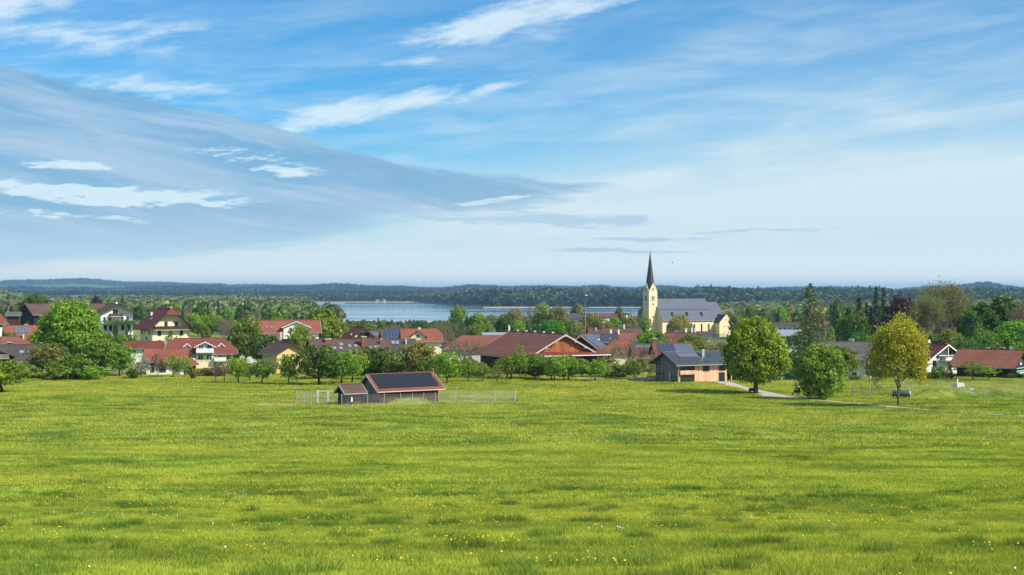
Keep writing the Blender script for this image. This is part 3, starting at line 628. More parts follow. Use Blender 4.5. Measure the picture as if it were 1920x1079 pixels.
class House:
    def __init__(s, name, label, u, d, rz, L, W, eave, ridge, wall, roof, cat='house', group=None, ov=.8, og=.8, hipL=0., hipR=0., th=.22, board='trim_brown', dz=0., gab=None, landmark=None, gutter='zinc'):
        s.rz = R(rz); s.L, s.W, s.ov, s.og = L, W, ov, og; x = X(u, d); s.u, s.d = u, d
        zg = gz(x, d)-.4+dz; s.he = max(1.6, zpx(eave, d)-zg); s.hr = max(s.he+1.0, zpx(ridge, d)-zg)
        s.root = empty(name, (x, d, zg), s.rz, label=label, cat=cat, group=group)
        s.p = math.atan2(s.hr-s.he, W/2); s.sl = (s.hr-s.he)/(W/2); s.roofm = roof; s.wallm = wall; s.th = th
        s.landmark = landmark; s.top = ridge; HOUSES.append(s)
        hw = W/2; mb = MB(); P = {}
        for e, hp in ((-1, hipL), (1, hipR)):
            zc = s.hr-(s.hr-s.he)*hp; yc = (s.hr-zc)/s.sl
            P[e] = [(e*L/2, -hw, -3), (e*L/2, -hw, s.he), (e*L/2, -yc, zc), (e*L/2, yc, zc), (e*L/2, hw, s.he), (e*L/2, hw, -3)] if hp > .01 else [(e*L/2, -hw, -3), (e*L/2, -hw, s.he), (e*L/2, 0, s.hr), (e*L/2, hw, s.he), (e*L/2, hw, -3)]
        mb.add(P[-1], [tuple(range(len(P[-1])-1, -1, -1))]); mb.add(P[1], [tuple(range(len(P[1])))])
        mb.add([(-L/2, -hw, -3), (L/2, -hw, -3), (L/2, -hw, s.he), (-L/2, -hw, s.he)], [(0, 1, 2, 3)]); mb.add([(-L/2, hw, -3), (L/2, hw, -3), (L/2, hw, s.he), (-L/2, hw, s.he)], [(3, 2, 1, 0)])
        s.wall = mb.build('wall', wall, s.root)
        # roof slopes with thickness; the ends may be clipped by a hip
        Lx = L/2+og; ze = s.he-ov*s.sl; ye = hw+ov; rb = MB(); T = (0, 0, th)
        ends = {}
        for e, hp in ((-1, hipL), (1, hipR)):
            if hp > .01:
                zc = s.hr-(s.hr-s.he)*hp if hp < .99 else ze; yc = (s.hr-zc)/s.sl; ends[e] = (zc, yc, Lx-yc*.85)
            else: ends[e] = None
        for sd in (-1, 1):
            pl = [(-Lx, sd*ye, ze), (Lx, sd*ye, ze)]
            if ends[1]: zc, yc, xr = ends[1]; pl += ([(Lx, sd*yc, zc)] if hipR < .99 else [])+[(xr, 0, s.hr)]
            else: pl += [(Lx, 0, s.hr)]
            if ends[-1]: zc, yc, xr = ends[-1]; pl += [(-xr, 0, s.hr)]+([(-Lx, sd*yc, zc)] if hipL < .99 else [])
            else: pl += [(-Lx, 0, s.hr)]
            rb.prism(pl if sd < 0 else pl[::-1], T)
        for e in (-1, 1):
            if ends[e]:
                zc, yc, xr = ends[e]; tri = [(e*Lx, -yc, zc), (e*Lx, yc, zc), (e*xr, 0, s.hr)]
                rb.prism(tri if e > 0 else tri[::-1], T)
        s.roof = rb.build('roof', roof, s.root); s.ze, s.ye, s.Lx = ze, ye, Lx; s.ends = ends
        r0 = -(ends[-1][2] if ends[-1] else Lx); r1 = ends[1][2] if ends[1] else Lx
        MB().prism([(r0, -.16, s.hr+th-.02), (r0, .16, s.hr+th-.02), (r0, .1, s.hr+th+.1), (r0, -.1, s.hr+th+.1)], (r1-r0, 0, 0)).build('ridge_tiles', roof, s.root)
        for e in (-1, 1):
            zc, yc = (ends[e][0], ends[e][1]) if ends[e] else (s.hr, 0)
            if ends[e] and (hipR if e > 0 else hipL) >= .99: continue
            for sd in (-1, 1):
                b = MB(); pts = [(e*Lx, sd*ye, ze-.12), (e*Lx, sd*ye, ze+th+.03), (e*Lx, sd*yc, zc+th+.03), (e*Lx, sd*yc, zc-.12)]
                b.prism(pts, (e*.06, 0, 0)); b.build('bargeboard', board, s.root)
        for sd in (-1, 1): MB().box(-Lx, Lx, min(sd*ye, sd*(ye+.14)), max(sd*ye, sd*(ye+.14)), ze-.02, ze+.12).build('gutter', gutter, s.root)
        if gab:                                        # timber cladding on the gable ends: (faces, from height, material)
            for fc in gab[0]:
                e = 1 if fc == 'R' else -1; z0 = gab[1]; zc, yc = (ends[e][0], ends[e][1]) if ends[e] else (s.hr, 0)
                pts = ([(e*L/2, -hw, z0), (e*L/2, -hw, s.he), (e*L/2, -yc, zc), (e*L/2, yc, zc), (e*L/2, hw, s.he), (e*L/2, hw, z0)] if yc > .05 else [(e*L/2, -hw, z0), (e*L/2, -hw, s.he), (e*L/2, 0, zc-.02), (e*L/2, hw, s.he), (e*L/2, hw, z0)])
                MB().prism(pts, (e*.05, 0, 0)).build('gable_cladding', gab[2], s.root)
    def F(s, f):
        a = {'F': 0, 'R': 90, 'L': -90, 'B': 180}[f]; o = {'F': (0, -s.W/2), 'R': (s.L/2, 0), 'L': (-s.L/2, 0), 'B': (0, s.W/2)}[f]
        return Matrix.Translation((o[0], o[1], 0)) @ Matrix.Rotation(R(a), 4, 'Z')
    def Z(s, row): return zpx(row, s.d)-s.root.location.z
    def win(s, f, us, rows, w=1.0, h=1.2, kind='sash', fm='trim_white', out=.0, shut=None):
        for row in (rows if isinstance(rows, (list, tuple)) else [rows]):
            z = s.Z(row)-h/2
            for u in us:
                a, b = window_mesh(w, h, kind, fm); T = s.F(f) @ Matrix.Translation((u, -.003-out, z)); o = inst('window', a, s.root, T); inst('pane', b, o)
                if shut:
                    for sd in (-1, 1): inst('shutter', shared(('sh', w, h, shut), lambda: MB().box(-w*.24, w*.24, -.06, 0, 0, h).mesh('shutter', shut)), s.root, T @ Matrix.Translation((sd*w*.77, 0, 0)))
        return s
    def door(s, f, u, w=1.1, h=2.1, m='brown_wood', row=None):
        z = .42 if row is None else s.Z(row); o = MB().box(-w/2, w/2, -.06, .02, 0, h).build('door', m, s.root, T=s.F(f) @ Matrix.Translation((u, -.004, z)))
        MB().box(w*.32, w*.40, -.12, -.062, 1.0, 1.08).build('handle', 'metal', o); return s
    def balcony(s, f, u0, u1, row, dep=1.3, h=1.0, m='brown_wood', posts=True, slab='trim_pale', solid=True):
        z = s.Z(row); T = s.F(f) @ Matrix.Translation((0, 0, z)); b = MB().box(u0, u1, -dep, -.004, -.14, 0).build('balcony', slab, s.root, T=T)
        r = MB(); n = max(2, int((u1-u0)/.22)) if not solid else 0
        r.box(u0, u1, -dep, -dep+.06, h-.08, h)
        if solid: r.box(u0, u1, -dep+.01, -dep+.05, .06, h-.085); r.box(u0, u0+.05, -dep+.06, -.01, .06, h); r.box(u1-.05, u1, -dep+.06, -.01, .06, h)
        for i in range(n): xx = u0+(u1-u0)*i/(n-1)*.985; r.box(xx, xx+.06, -dep+.005, -dep+.05, .0, h-.085)
        r.build('railing', m, b); return s
    def S(s, sd, u, v, off=0.0):                        # frame on a slope, v metres down from the ridge
        c, n = math.cos(s.p), math.sin(s.p); T = Matrix.Translation((u, -v*c, s.hr+s.th/ max(c, .3)-v*n)) @ Matrix.Rotation(s.p, 4, 'X') @ Matrix.Translation((0, 0, off))
        return T if sd == 'F' else Matrix.Rotation(math.pi, 4, 'Z') @ T
    def solar(s, sd, u0, v0, nx, ny, w, h, m='solar_blue', gap=.03):
        me = panel_mesh(w, h, m)
        for j in range(ny):
            for i in range(nx): inst('solar_panel', me, s.root, s.S(sd, u0+(i+.5)*(w+gap), v0+(j+.5)*(h+gap), .05))
        return s
    def sky(s, sd, us, v, w=.8, h=1.2):
        def f():
            mb = MB(); mb.box(-w/2, w/2, -h/2, h/2, 0, .10, 1); mb.box(-w/2+.07, w/2-.07, -h/2+.07, h/2-.07, .10, .12, 0); return mb.mesh('skylight', ['glass_pale', 'metal'])
        for u in us: inst('skylight', shared(('sky', w, h), f), s.root, s.S(sd, u, v))
        return s
    def chim(s, u, y, w=.7, l=.9, h=1.3, m='brick', cap='concrete'):
        z = s.hr-abs(y)*s.sl; o = MB().box(u-l/2, u+l/2, y-w/2, y+w/2, z-.6, z+h).build('chimney', m, s.root)
        MB().box(u-l/2-.08, u+l/2+.08, y-w/2-.08, y+w/2+.08, z+h, z+h+.14).build('chimney_cap', cap, o); return s
    def dormer(s, sd, u, w, eave, ridge, proj=0.0, roof=None, wall=None, board='trim_white', win=(1.0, 1.0, 'cross'), ov=.45, name='dormer', balc=False, y0=None, wins=None):
        """gabled dormer or cross wing; its front stands proj outside the wall (negative: set back up the slope)"""
        ze, zr = s.Z(eave), s.Z(ridge); roof = roof or s.roofm; wall = wall or s.wallm
        T = Matrix.Identity(4) if sd == 'F' else Matrix.Rotation(math.pi, 4, 'Z')
        yf = -(s.W/2+proj); base = -1.0 if proj >= 0 else s.hr-abs(yf)*s.sl-.3
        sl = (zr-ze)/(w/2); mb = MB(); pts = [(-w/2, yf, base), (w/2, yf, base), (w/2, yf, ze), (0, yf, zr), (-w/2, yf, ze)]
        mb.prism(pts, (0, abs(yf)*.96, 0)); T2 = T @ Matrix.Translation((u, 0, 0)); d = mb.build(name, wall, s.root, T=T2)
        rb = MB(); e = w/2+ov; zz = ze-ov*sl; th = .15
        for q in (-1, 1):
            p = [(q*e, yf-ov, zz), (q*e, -.05, zz), (0, -.05, zr), (0, yf-ov, zr)]; rb.prism(p if q > 0 else p[::-1], (0, 0, th))
        rb.build('dormer_roof', roof, d)
        bb = MB()
        for q in (-1, 1): bb.prism([(q*e, yf-ov-.05, zz-.08), (q*e, yf-ov-.05, zz+th+.02), (0, yf-ov-.05, zr+th+.02), (0, yf-ov-.05, zr-.08)], (0, .05, 0))
        bb.build('bargeboard', board, d)
        for (wu, wr, ww, wh, wk) in (wins if wins is not None else [(0, None, win[0], win[1], win[2])]):
            a, b = window_mesh(ww, wh, wk); zc = (s.Z(wr)-wh/2) if wr else (ze-wh*.85); o = inst('window', a, d, Matrix.Translation((wu, yf-.003, zc)))
            mbp = MB(); inst('pane', b, o) if False else None
            pm = inst('dormer_pane', b, d, Matrix.Translation((wu, yf-.003, zc)))
        s.dz_ = (d, yf); return s
    def dish(s, u, y, h=1.2, r=.45):
        z = s.hr-abs(y)*s.sl; mb = MB(); mb.tube([(u, y, z-.3), (u, y, z+h)], .04, 5); mb.tube([(u, y-.1, z+h), (u, y-.16, z+h), (u, y-.28, z+h+.02)], [r*.5, r*.85, r], 10); mb.build('satellite_dish', 'trim_white', s.root); return s
    def aerial(s, u, y, h=2.5):
        z = s.hr-abs(y)*s.sl; mb = MB(); mb.tube([(u, y, z-.3), (u, y, z+h)], .035, 4); mb.box(u-.8, u+.8, y-.02, y+.02, z+h-.1, z+h-.05)
        for k in range(6): mb.box(u-.8+k*.31, u-.76+k*.31, y-.35, y+.35, z+h-.08, z+h-.05)
        mb.build('aerial', 'galv', s.root); return s
    def box(s, name, m, x0, x1, y0, y1, z0, z1): MB().box(x0, x1, y0, y1, z0, z1).build(name, m, s.root); return s
H = House
# left end of the village
H('gabled_house', 'white house with steep red roof cut off by the left edge of the photo', -12, 450, 25, 7.0, 7.5, 603, 578, 'white_plaster', 'roof_red', hipR=.999, hipL=.999, landmark='steep red roof at the left edge').win('F', [-2, 1.8], 611)
H('flat_shed', 'small grey roofed hut behind the steep red roof on the left', 26, 560, 12, 4.5, 4, 591, 587.5, 'dark_wood', 'roof_grey', 'hut')
h = H('timber_house', 'low house with orange roof, five solar collectors and black timber gable', 47, 420, 24, 9.6, 8.5, 631, 612, 'black_wood', 'roof_orange', ov=1.2, og=1.4, landmark='orange roofed timber house')
h.solar('F', -3.2, .9, 5, 1, .88, 2.9, 'solar_grey', .0).dormer('F', 4.2, 4.2, 627.5, 614.5, .8, wall='white_plaster', board='brown_wood', wins=[(-.9, 627, 1.3, 1.6, 'cross'), (.9, 627, 1.0, 1.6, 'sash')]).win('F', [-1, 1.5], 640, 1.0, 1.3, fm='trim_pale').win('L', [-1.4, 1.4], 632, .9, 1.1, fm='trim_brown').chim(.3, .5, h=.8, m='black').balcony('F', 2.2, 6, 634, 1.6, m='trim_white', solid=False)
h = H('brown_house', 'broad house with grey-brown roof, timber balcony gable and one skylight', 38, 340, 14, 15, 11, 671, 648, 'grey_plaster', 'roof_greybrown', ov=1.3, og=1.2, landmark='broad grey-brown roof')
h.dormer('F', -5.2, 7.4, 663.5, 652, 1.2, wall='dark_wood', board='trim_brown', ov=.9, wins=[(-1.6, 662, 1.1, 1.3, 'sash'), (1.6, 662, 1.1, 1.3, 'sash')]).balcony('F', -8.6, -1.8, 669.5, 2.2, m='weathered_wood').sky('F', [.6], 3.6, 1.1, 1.2).win('F', [1, 4, 6], 678, 1.1, 1.3).chim(-2.5, .6, h=1.0, m='black')
H('red_roofed_annex', 'small dark red roofed annex tucked between the orange and grey-brown roofs', 33, 378, 20, 7, 6, 646, 633, 'cream_plaster', 'roof_redbrown', 'annex').chim(1.5, -.8, .35, .35, 1.2, 'cream_plaster')
h = H('black_barn', 'tall black timber barn with brown roof on the green rise', 96, 600, 42, 21, 13.5, 588, 571, 'black_wood', 'roof_brown', 'barn', og=1.0, ov=1.0, landmark='black timber barn'); h.door('L', 0, 3.4, 3.4, 'dark_wood')
h = H('farmhouse_wing', 'long brown roofed wing adjoining the white farmhouse', 160, 520, 18, 13, 9, 586, 571, 'white_plaster', 'roof_brown', 'farmhouse wing'); h.win('F', [0, 3, 5.2], [592, 603], .9, 1.2)
h = H('white_farmhouse', 'white farmhouse with dark roof, gable balcony and creeper-covered terrace', 213, 500, -62, 11, 11.2, 586, 571.5, 'white_plaster', 'roof_brown', 'farmhouse', ov=1.6, og=1.8, landmark='white farmhouse')
h.win('R', [-.6], 584.5, 1.7, 1.5, 'sash', 'trim_brown').win('R', [-4.3, -2.4, 1.9, 3.7], 598, .8, 1.5, fm='trim_brown').win('R', [-4, -2.2, .0, 2.0, 4.0], 614, 1.1, 1.9, fm='trim_brown').balcony('R', -2.6, 2.0, 593, 1.3, 1.0, 'brown_wood').balcony('R', -6.2, 7.4, 606.5, 3.0, .9, 'weathered_wood', solid=False)
h.win('F', [-3.3, 0, 3], [583, 598, 613], .8, 1.3, fm='trim_brown').chim(1, .8, h=1.2, m='white_plaster')
for uu in (-5.8, -1.5, 2.6, 7.0): MB().box(uu-.13, uu+.13, -3.0, -2.74, 0, h.Z(606.7)).build('terrace_post', 'weathered_wood', h.root, T=h.F('R'))
fh = h
h = H('tower_house', 'tall pale yellow house with big dark red half-hipped roof and gable balcony', 308, 430, -60, 13.5, 11.2, 610, 579, 'cream_plaster', 'roof_darkred', ov=1.5, og=2.0, hipR=.36, hipL=.36, landmark='tall pale yellow house', gutter='brown_wood')
h.balcony('R', -5.2, 5.2, 617.5, 1.5, 1.1, 'dark_wood').win('R', [-1.4, 1.7], 607, .95, 1.5, fm='trim_brown').win('R', [-3.4, 0, 3.3], 623.5, .95, 1.5, fm='trim_brown', shut=None).win('R', [-3.4, 0, 3.3], 641, .95, 1.5, fm='trim_brown')
h.win('F', [-4.2, 3.9], [622, 641], .85, 1.5, fm='trim_brown').win('F', [0, 1.3], [634, 644], .6, 1.0, fm='trim_brown').win('F', [-1.3], 621.5, .5, .7, fm='trim_brown').sky('F', [-1.0], 4.9, .9, 1.1).chim(5.2, .4, .6, .8, .8, 'cream_plaster').chim(-5, -2.5, .5, .5, 1.0, 'white_plaster')
for uu in (-5.5, 5.5): MB().box(uu-.12, uu+.12, -.04, 0, 0, h.he).build('corner_strip', 'grey_plaster', h.root, T=h.F('R'))
H('low_wing', 'low dark red roofed wing at the foot of the tall pale yellow house', 268, 398, 10, 10, 6, 651, 641.5, 'white_plaster', 'roof_darkred', 'house wing').win('F', [-3.4, -2, .5], 656, .6, 1.2, fm='trim_brown')
h = H('white_garage_house', 'low white house with long orange-red roof in front of the villa', 313, 335, 8, 8.6, 8, 674, 655.5, 'white_plaster', 'roof_orange', ov=1.0, og=1.0, hipR=0, landmark='low white garage house')
h.win('F', [-2.9], 686, .9, 2.4, 'sash', 'trim_brown').win('F', [-.6], 688, 1.6, 1.9, 'cross', 'trim_brown').door('F', 2.6, 1.6, 2.2, 'weathered_wood').win('L', [1], 680, .6, 2.2)
h = H('brick_porch', 'small brick porch under an orange hipped roof beside the low white house', 357, 333, 8, 2.2, 2.6, 680, 672, 'brick', 'roof_orange', 'porch', ov=.8, og=.8, hipL=.999, hipR=.999); h.door('F', 0, .9, 1.9, 'dark_wood')
h = H('villa', 'long cream villa with red roof, twin dormers and white central gable balcony', 378, 365, 12, 15.8, 9.5, 659, 636, 'cream_plaster', 'roof_red', 'villa', ov=1.0, og=1.2, hipL=.55, hipR=.9, landmark='red roofed villa', board='trim_white')
h.dormer('F', -3.6, 1.5, 648.5, 643.8, -1.6, wall='trim_white', ov=.3, win=(1.0, .8, 'cross')).dormer('F', 5.0, 1.5, 648.5, 643.8, -1.6, wall='trim_white', ov=.3, win=(1.0, .8, 'cross'))
h.dormer('F', .9, 4.4, 648.5, 640.5, .9, wall='cream_plaster', ov=.6, name='cross_gable', wins=[(-1.0, 651, 1.3, 1.7, 'sash'), (1.1, 651, 1.3, 1.7, 'sash'), (-1.05, 668, 1.5, 1.7, 'cross'), (1.05, 668, 1.5, 1.7, 'cross')])
h.balcony('F', -1.3, 3.1, 659, 2.3, 1.0, 'trim_white', slab='trim_white').balcony('F', -7.6, -1.5, 677, 2.0, 1.0, 'trim_white', slab='trim_white').balcony('F', 3.2, 6.2, 675, 2.0, .9, 'trim_white', slab='trim_white')
h.win('F', [-5.4, -3.0], 668, 1.2, 1.9, 'cross').win('F', [4.6, 6.8], 668, 1.1, 1.4, 'cross').win('F', [-6, -3.5, .5, 3], 683, 1.4, 1.6, 'sash', 'trim_brown').win('L', [-1.4, 0, 1.4], 652, 1.2, 1.6, 'sash')
h = H('brick_annex', 'dark red brick annex with flat roof at the right end of the villa', 438, 374, 12, 3.2, 4, 657, 652, 'brick', 'roof_darkred', 'annex', ov=.3, og=.3)
h = H('grey_gable_house', 'grey gabled house half hidden behind the tall dark tree', 462, 392, -62, 7, 7, 664, 648, 'grey_plaster', 'roof_darkred', ov=.9, og=.9, landmark='grey gabled house', board='trim_white').win('R', [-1.8, 1.6], [662, 673], .9, 1.2)
h = H('yellow_house', 'bright yellow house with brown roof and white sashes behind the orchard', 532, 345, -58, 9, 7.4, 660, 644, 'yellow_plaster', 'roof_brown', ov=1.0, og=1.0, landmark='bright yellow house')
h.win('R', [-1.9, 1.2], [666, 683], .9, 1.3, 'sash').win('F', [-2.5, .5, 3], [667, 682], .9, 1.3, 'sash')
h = H('big_white_house', 'large white house with orange-red roof and pink striped cross gable', 538, 480, 13, 20.5, 11, 621, 602, 'white_plaster', 'roof_orange', ov=1.0, og=1.0, landmark='large white house', board='trim_white')
h.dormer('F', 2.6, 8.4, 612.5, 602.8, 1.2, wall='white_plaster', ov=.8, name='cross_gable', wins=[(-1.8, 617, 1.0, 1.4, 'sash'), (1.8, 617, 1.0, 1.4, 'sash'), (-2.4, 634, .9, 1.5, 'sash'), (2.2, 634, .9, 1.5, 'sash')])
h.win('F', [-8, -6], 634, 1.1, 1.5, 'cross').win('F', [8.2], 634, 1.0, 1.5).sky('F', [-7, -5.4], 4.2, .8, .9).sky('F', [7.3], 4.2, .8, .9).aerial(4, 0, 2)
for uu in (-2.4, 7.4): MB().box(uu-.45, uu+.45, -1.25 if uu < 0 else -.05, 0, 0, h.he-.1).build('pink_stripe', 'pink_plaster', h.root, T=h.F('F'))
h = H('solar_house', 'low red roofed house with four solar panels below the large white house', 566, 428, 13, 10.5, 8, 653, 637.5, 'cream_plaster', 'roof_red', landmark='low red solar roof'); h.solar('F', -3.4, .5, 4, 1, 1.15, 1.9, 'solar_grey').chim(2.0, .2, h=.9, m='trim_white').chim(3.6, .2, h=1.2, m='brick')
h = H('long_brown_house', 'long brown roofed house with eight skylights and two chimneys', 655, 350, 20, 17.5, 12.5, 664, 638.5, 'grey_plaster', 'roof_brown', ov=1.3, og=1.6, landmark='long brown roof with skylights', gab=(('L',), 3.4, 'dark_wood'))
h.sky('F', [-4.6, -3.0], 4.2, .9, 1.1).sky('F', [-.6, .9], 3.2, .9, 1.1).sky('F', [4.4, 5.8, 6.6], 4.0, .9, 1.1).sky('F', [-2.6], 2.4, .9, 1.1).chim(-5.6, -1.0, .9, 1.6, .9, 'brick').chim(3.0, -2.6, 1.0, 1.2, 2.3, 'brick').chim(7.6, -2, .5, .5, 1.3, 'brick')
h.win('L', [-3.0, 0, 3.0], 672, 1.1, 1.3).balcony('L', -4.2, 4.2, 674, 1.4, 1.0, 'dark_wood').win('F', [-6, -2, 2, 6], 674, 1.1, 1.2)
h = H('cream_gable_house', 'cream house with dark red gabled roof and two windows over a balcony', 673, 450, -66, 8, 8.2, 634, 614.5, 'cream_plaster', 'roof_darkred', ov=1.0, og=1.2, landmark='cream gabled house')
h.win('R', [-.9, 1.2], 627.5, .95, 1.4, 'sash', 'trim_brown', shut='brown_wood').balcony('R', -4, 4, 637, 1.2, 1.0, 'dark_wood').dish(2, -3, .3)
h = H('red_solar_house', 'small red roof with dark solar strip right of the cream gable', 704, 470, 10, 8.4, 7, 635, 622, 'cream_plaster', 'roof_red'); h.solar('F', -2.0, .7, 4, 1, 1.15, 2.4, 'solar_grey')
h = H('solar_barn', 'roof fully covered in blue solar panels above the brown roofs', 742, 440, 10, 8.3, 10, 637, 619, 'dark_wood', 'roof_brown', 'barn', landmark='blue solar roof'); h.solar('F', -3.85, .4, 7, 4, 1.05, 1.35, 'solar_blue')
h = H('orange_house', 'house with orange-red roof and small cross gable right of the blue solar roof', 790, 432, 8, 11.5, 9, 637, 618, 'cream_plaster', 'roof_orange', hipR=.5, landmark='orange roof beyond the brown roofs'); h.dormer('F', -1.4, 4.4, 630, 620.5, .3, wall='cream_plaster', board='brown_wood', ov=.6, wins=[(0, 630, 1.2, 1.2, 'sash')]).chim(-.6, .2, .8, .9, .6, 'trim_white')
h = H('dark_flat_house', 'low dark brown roof with two skylights and thin chimneys', 744, 385, 8, 8.6, 8, 652, 637.5, 'grey_plaster', 'roof_greybrown'); h.sky('F', [-2.2, -1.1, 0.0], 2.0, .95, 1.7).chim(2.4, -2.4, .4, .4, 1.5, 'concrete').chim(3.2, -2.2, .5, .5, 1.6, 'brick')
h = H('hipped_orange_house', 'long low rust-red roofed farm building left of the great barn', 893, 392, 8, 18, 11, 650, 631, 'grey_plaster', 'roof_rust', 'farm building', hipL=.999, ov=1.0, landmark='long low rust-red roof')
h = H('pale_roof_shed', 'narrow shed with pale metal roof behind the long orange roof', 932, 440, 4, 8.0, 5, 631.5, 627.5, 'grey_plaster', 'zinc', 'shed'); h.chim(3.8, 0, .5, .5, 2.4, 'white_plaster')
h = H('great_barn', 'great barn with broad red-brown roof and rust-coloured plank gable', 1006, 351, -65, 30, 17.4, 661, 625.5, 'dark_wood', 'roof_redbrown', 'barn', ov=1.7, og=1.0, board='trim_pale', landmark='great barn', gutter='trim_pale')
MB().prism([(0, -8.7, h.Z(657)), (0, -8.7, h.he), (0, 0, h.hr), (0, 8.7, h.he), (0, 8.7, h.Z(657))], (.06, 0, 0)).build('plank_gable', 'rust_wood', h.root, T=Matrix.Translation((15, 0, 0)))
for k in (-8.8, -5.2, -2.6, 0, 2.6, 5.2, 8.8): zz = h.hr-abs(k)*h.sl; MB().box(15.1, 16.2, k-.12, k+.12, zz-.42, zz-.08).build('purlin', 'trim_pale', h.root)
zz = h.Z(659); lr = MB(); lr.prism([(15.0, -9.4, zz+.5), (17.9, -9.4, zz-.25), (17.9, -9.4, zz-.45), (15.0, -9.4, zz+.3)], (0, 20.6, 0)); pr = lr.build('porch_roof', 'roof_darkred', h.root)
MB().box(17.9, 18.02, -9.4, 11.2, zz-.46, zz-.26).build('porch_gutter', 'trim_white', pr)
for k in (-9, -3, 3, 9, 10.9): MB().box(17.4, 17.65, k-.15, k+.15, -1, zz-.3).build('porch_post', 'dark_wood', h.root)
h.win('R', [-5, -1, 3, 6], 678, 1.6, 1.6, 'sash', 'trim_brown')
for k, uu in enumerate((-11, -6, -1, 4, 9)): MB().box(uu-.3, uu+.3, -.25, .25, h.hr+.2, h.hr+.65).build('ridge_vent', 'trim_pale', h.root)
h.aerial(2, 0, 2.2)
h = H('solar_wing', 'red roofed wing beside the great barn with blue solar panels on its slope', 1098, 356, -104, 11, 11.5, 661, 629, 'dark_wood', 'roof_red', 'barn wing', ov=1.2, og=1.0, board='trim_pale'); h.solar('B', -4.8, .5, 7, 4, 1.25, 1.25, 'solar_blue')
h = H('wide_brown_house', 'wide brown roof with a broad brick chimney left of the church tower', 1152, 530, 4, 19, 11, 630, 616.5, 'grey_plaster', 'roof_brown', landmark='wide brown roof'); h.chim(-4.2, -.5, 1.2, 1.7, 2.6, 'brick', 'trim_white').chim(3.6, -.5, .5, .5, 1.7, 'white_plaster').chim(-7.2, -1.5, .5, .5, 1.0, 'concrete')
h = H('rusty_roof_house', 'rusty brown roof with two white chimneys in front of the wide brown roof', 1165, 480, 4, 12, 8, 637, 626, 'cream_plaster', 'roof_redbrown'); h.chim(-3.8, -1.5, .6, .6, 2.2, 'white_plaster').chim(-1.0, -.5, .6, .6, 1.6, 'white_plaster')
h = H('slate_house', 'dark slate roof with one long pale blue collector', 1120, 445, 4, 11.5, 8, 640, 627.5, 'dark_wood', 'roof_slate'); h.solar('F', -4.6, .5, 3, 1, 1.7, 2.2, 'solar_grey').dish(-.2, -3.6, .3, .45)
h = H('orange_hip_house', 'orange-red tiled roof with a thin chimney behind the bare tree', 1152, 400, 2, 8.2, 10, 660, 639, 'cream_plaster', 'roof_orange', hipL=.999, ov=.6, landmark='orange-red tiled roof'); h.chim(-1.4, -1.5, .5, .5, 1.6, 'brick')
h = H('pale_house', 'pale yellow house with red roof and pale solar panels behind the bare tree', 1212, 376, 6, 7.0, 8.5, 667, 647, 'cream_plaster', 'roof_red', ov=.8, landmark='pale house with solar roof'); h.solar('F', -3.6, .5, 5, 1, 1.0, 1.5, 'solar_grey').solar('F', -1.0, 2.6, 3, 1, 1.0, 1.5, 'solar_blue').dormer('F', 2.8, 1.2, 661, 655, -1.0, wall='trim_white', ov=.25, win=(.8, .9, 'sash')).chim(2.2, 0, .8, .9, 1.6, 'brick').win('F', [-2.2, 0, 2.2], [679, 698], 1.0, 1.4, fm='trim_brown').balcony('F', -3.4, 3.4, 690, 1.2, 1, 'trim_pale')
h = H('two_tone_solar_house', 'red roof covered half in blue solar panels and half in grey collectors', 1260, 352, 4, 9.4, 9, 664, 645.5, 'cream_plaster', 'roof_red', ov=.6, og=.5, landmark='two-tone solar roof'); h.solar('F', -4.0, .5, 4, 3, .95, 1.25, 'solar_blue', .08).solar('F', .2, .5, 5, 2, .88, 1.95, 'solar_grey')
h = H('timber_clad_house', 'modern grey and orange timber-clad house with dark slate roof at meadow edge', 1296, 305, 27, 12.6, 8.6, 679, 661.5, 'orange_wood', 'roof_slate', ov=1.0, og=1.1, board='roof_slate', landmark='modern timber-clad house')
he = h.he; MB().prism([(-6.3, -4.3, -1), (-6.3, -4.3, he), (-6.3, 0, h.hr), (-6.3, 4.3, he), (-6.3, 4.3, -1)], (-.06, 0, 0)).build('gable_cladding', 'grey_wood', h.root)
h.win('L', [3.2], 708, 1.4, 1.5, 'sash', 'black').win('L', [-2.6], [691, 708.5], 3.0, 2.1, 'double', 'black')
h.box('corner_post', 'weathered_wood', -6.42, -6.1, -4.5, -4.32, -1, he).win('F', [-3.9], [688, 708], 3.6, 2.1, 'double', 'black', .0).win('F', [.9, 5.1], 685, 1.6, 2.0, 'sash', 'black').win('F', [5.0], 707, 1.5, 2.2, 'sash', 'black').balcony('F', -6.0, -1.9, 698.5, .5, .75, 'orange_wood', slab='orange_wood')
h.solar('F', -4.6, .6, 5, 1, 1.0, 1.9, 'solar_grey').chim(1.6, -2.0, .5, .6, 1.5, 'zinc')
MB().tube([(-6.6, -1.6, .5), (-6.6, -1.6, 2.7)], .12, 6).build('rolled_parasol', 'trim_white', h.root)
cp = empty('carport', (*at(1362, 713.5), 0), R(20), label='low orange timber carport joined to the modern house, open front', cat='carport'); x, y = cp.location[:2]; cp.location.z = gz(x, y)
MB().box(-4.2, 4.2, -2.4, 3.6, 2.45, 2.75).build('flat_roof', 'orange_wood', cp); MB().box(-4.2, 4.2, 3.3, 3.6, -.3, 2.44).build('back_wall', 'dark_wood', cp)
for k in (-4.0, 0, 4.0): MB().box(k-.12, k+.12, -2.3, -2.06, -.4, 2.44).build('post', 'orange_wood', cp)
MB().box(2.0, 4.1, -2.0, 3.2, -.3, 2.44).build('store_wall', 'orange_wood', cp)
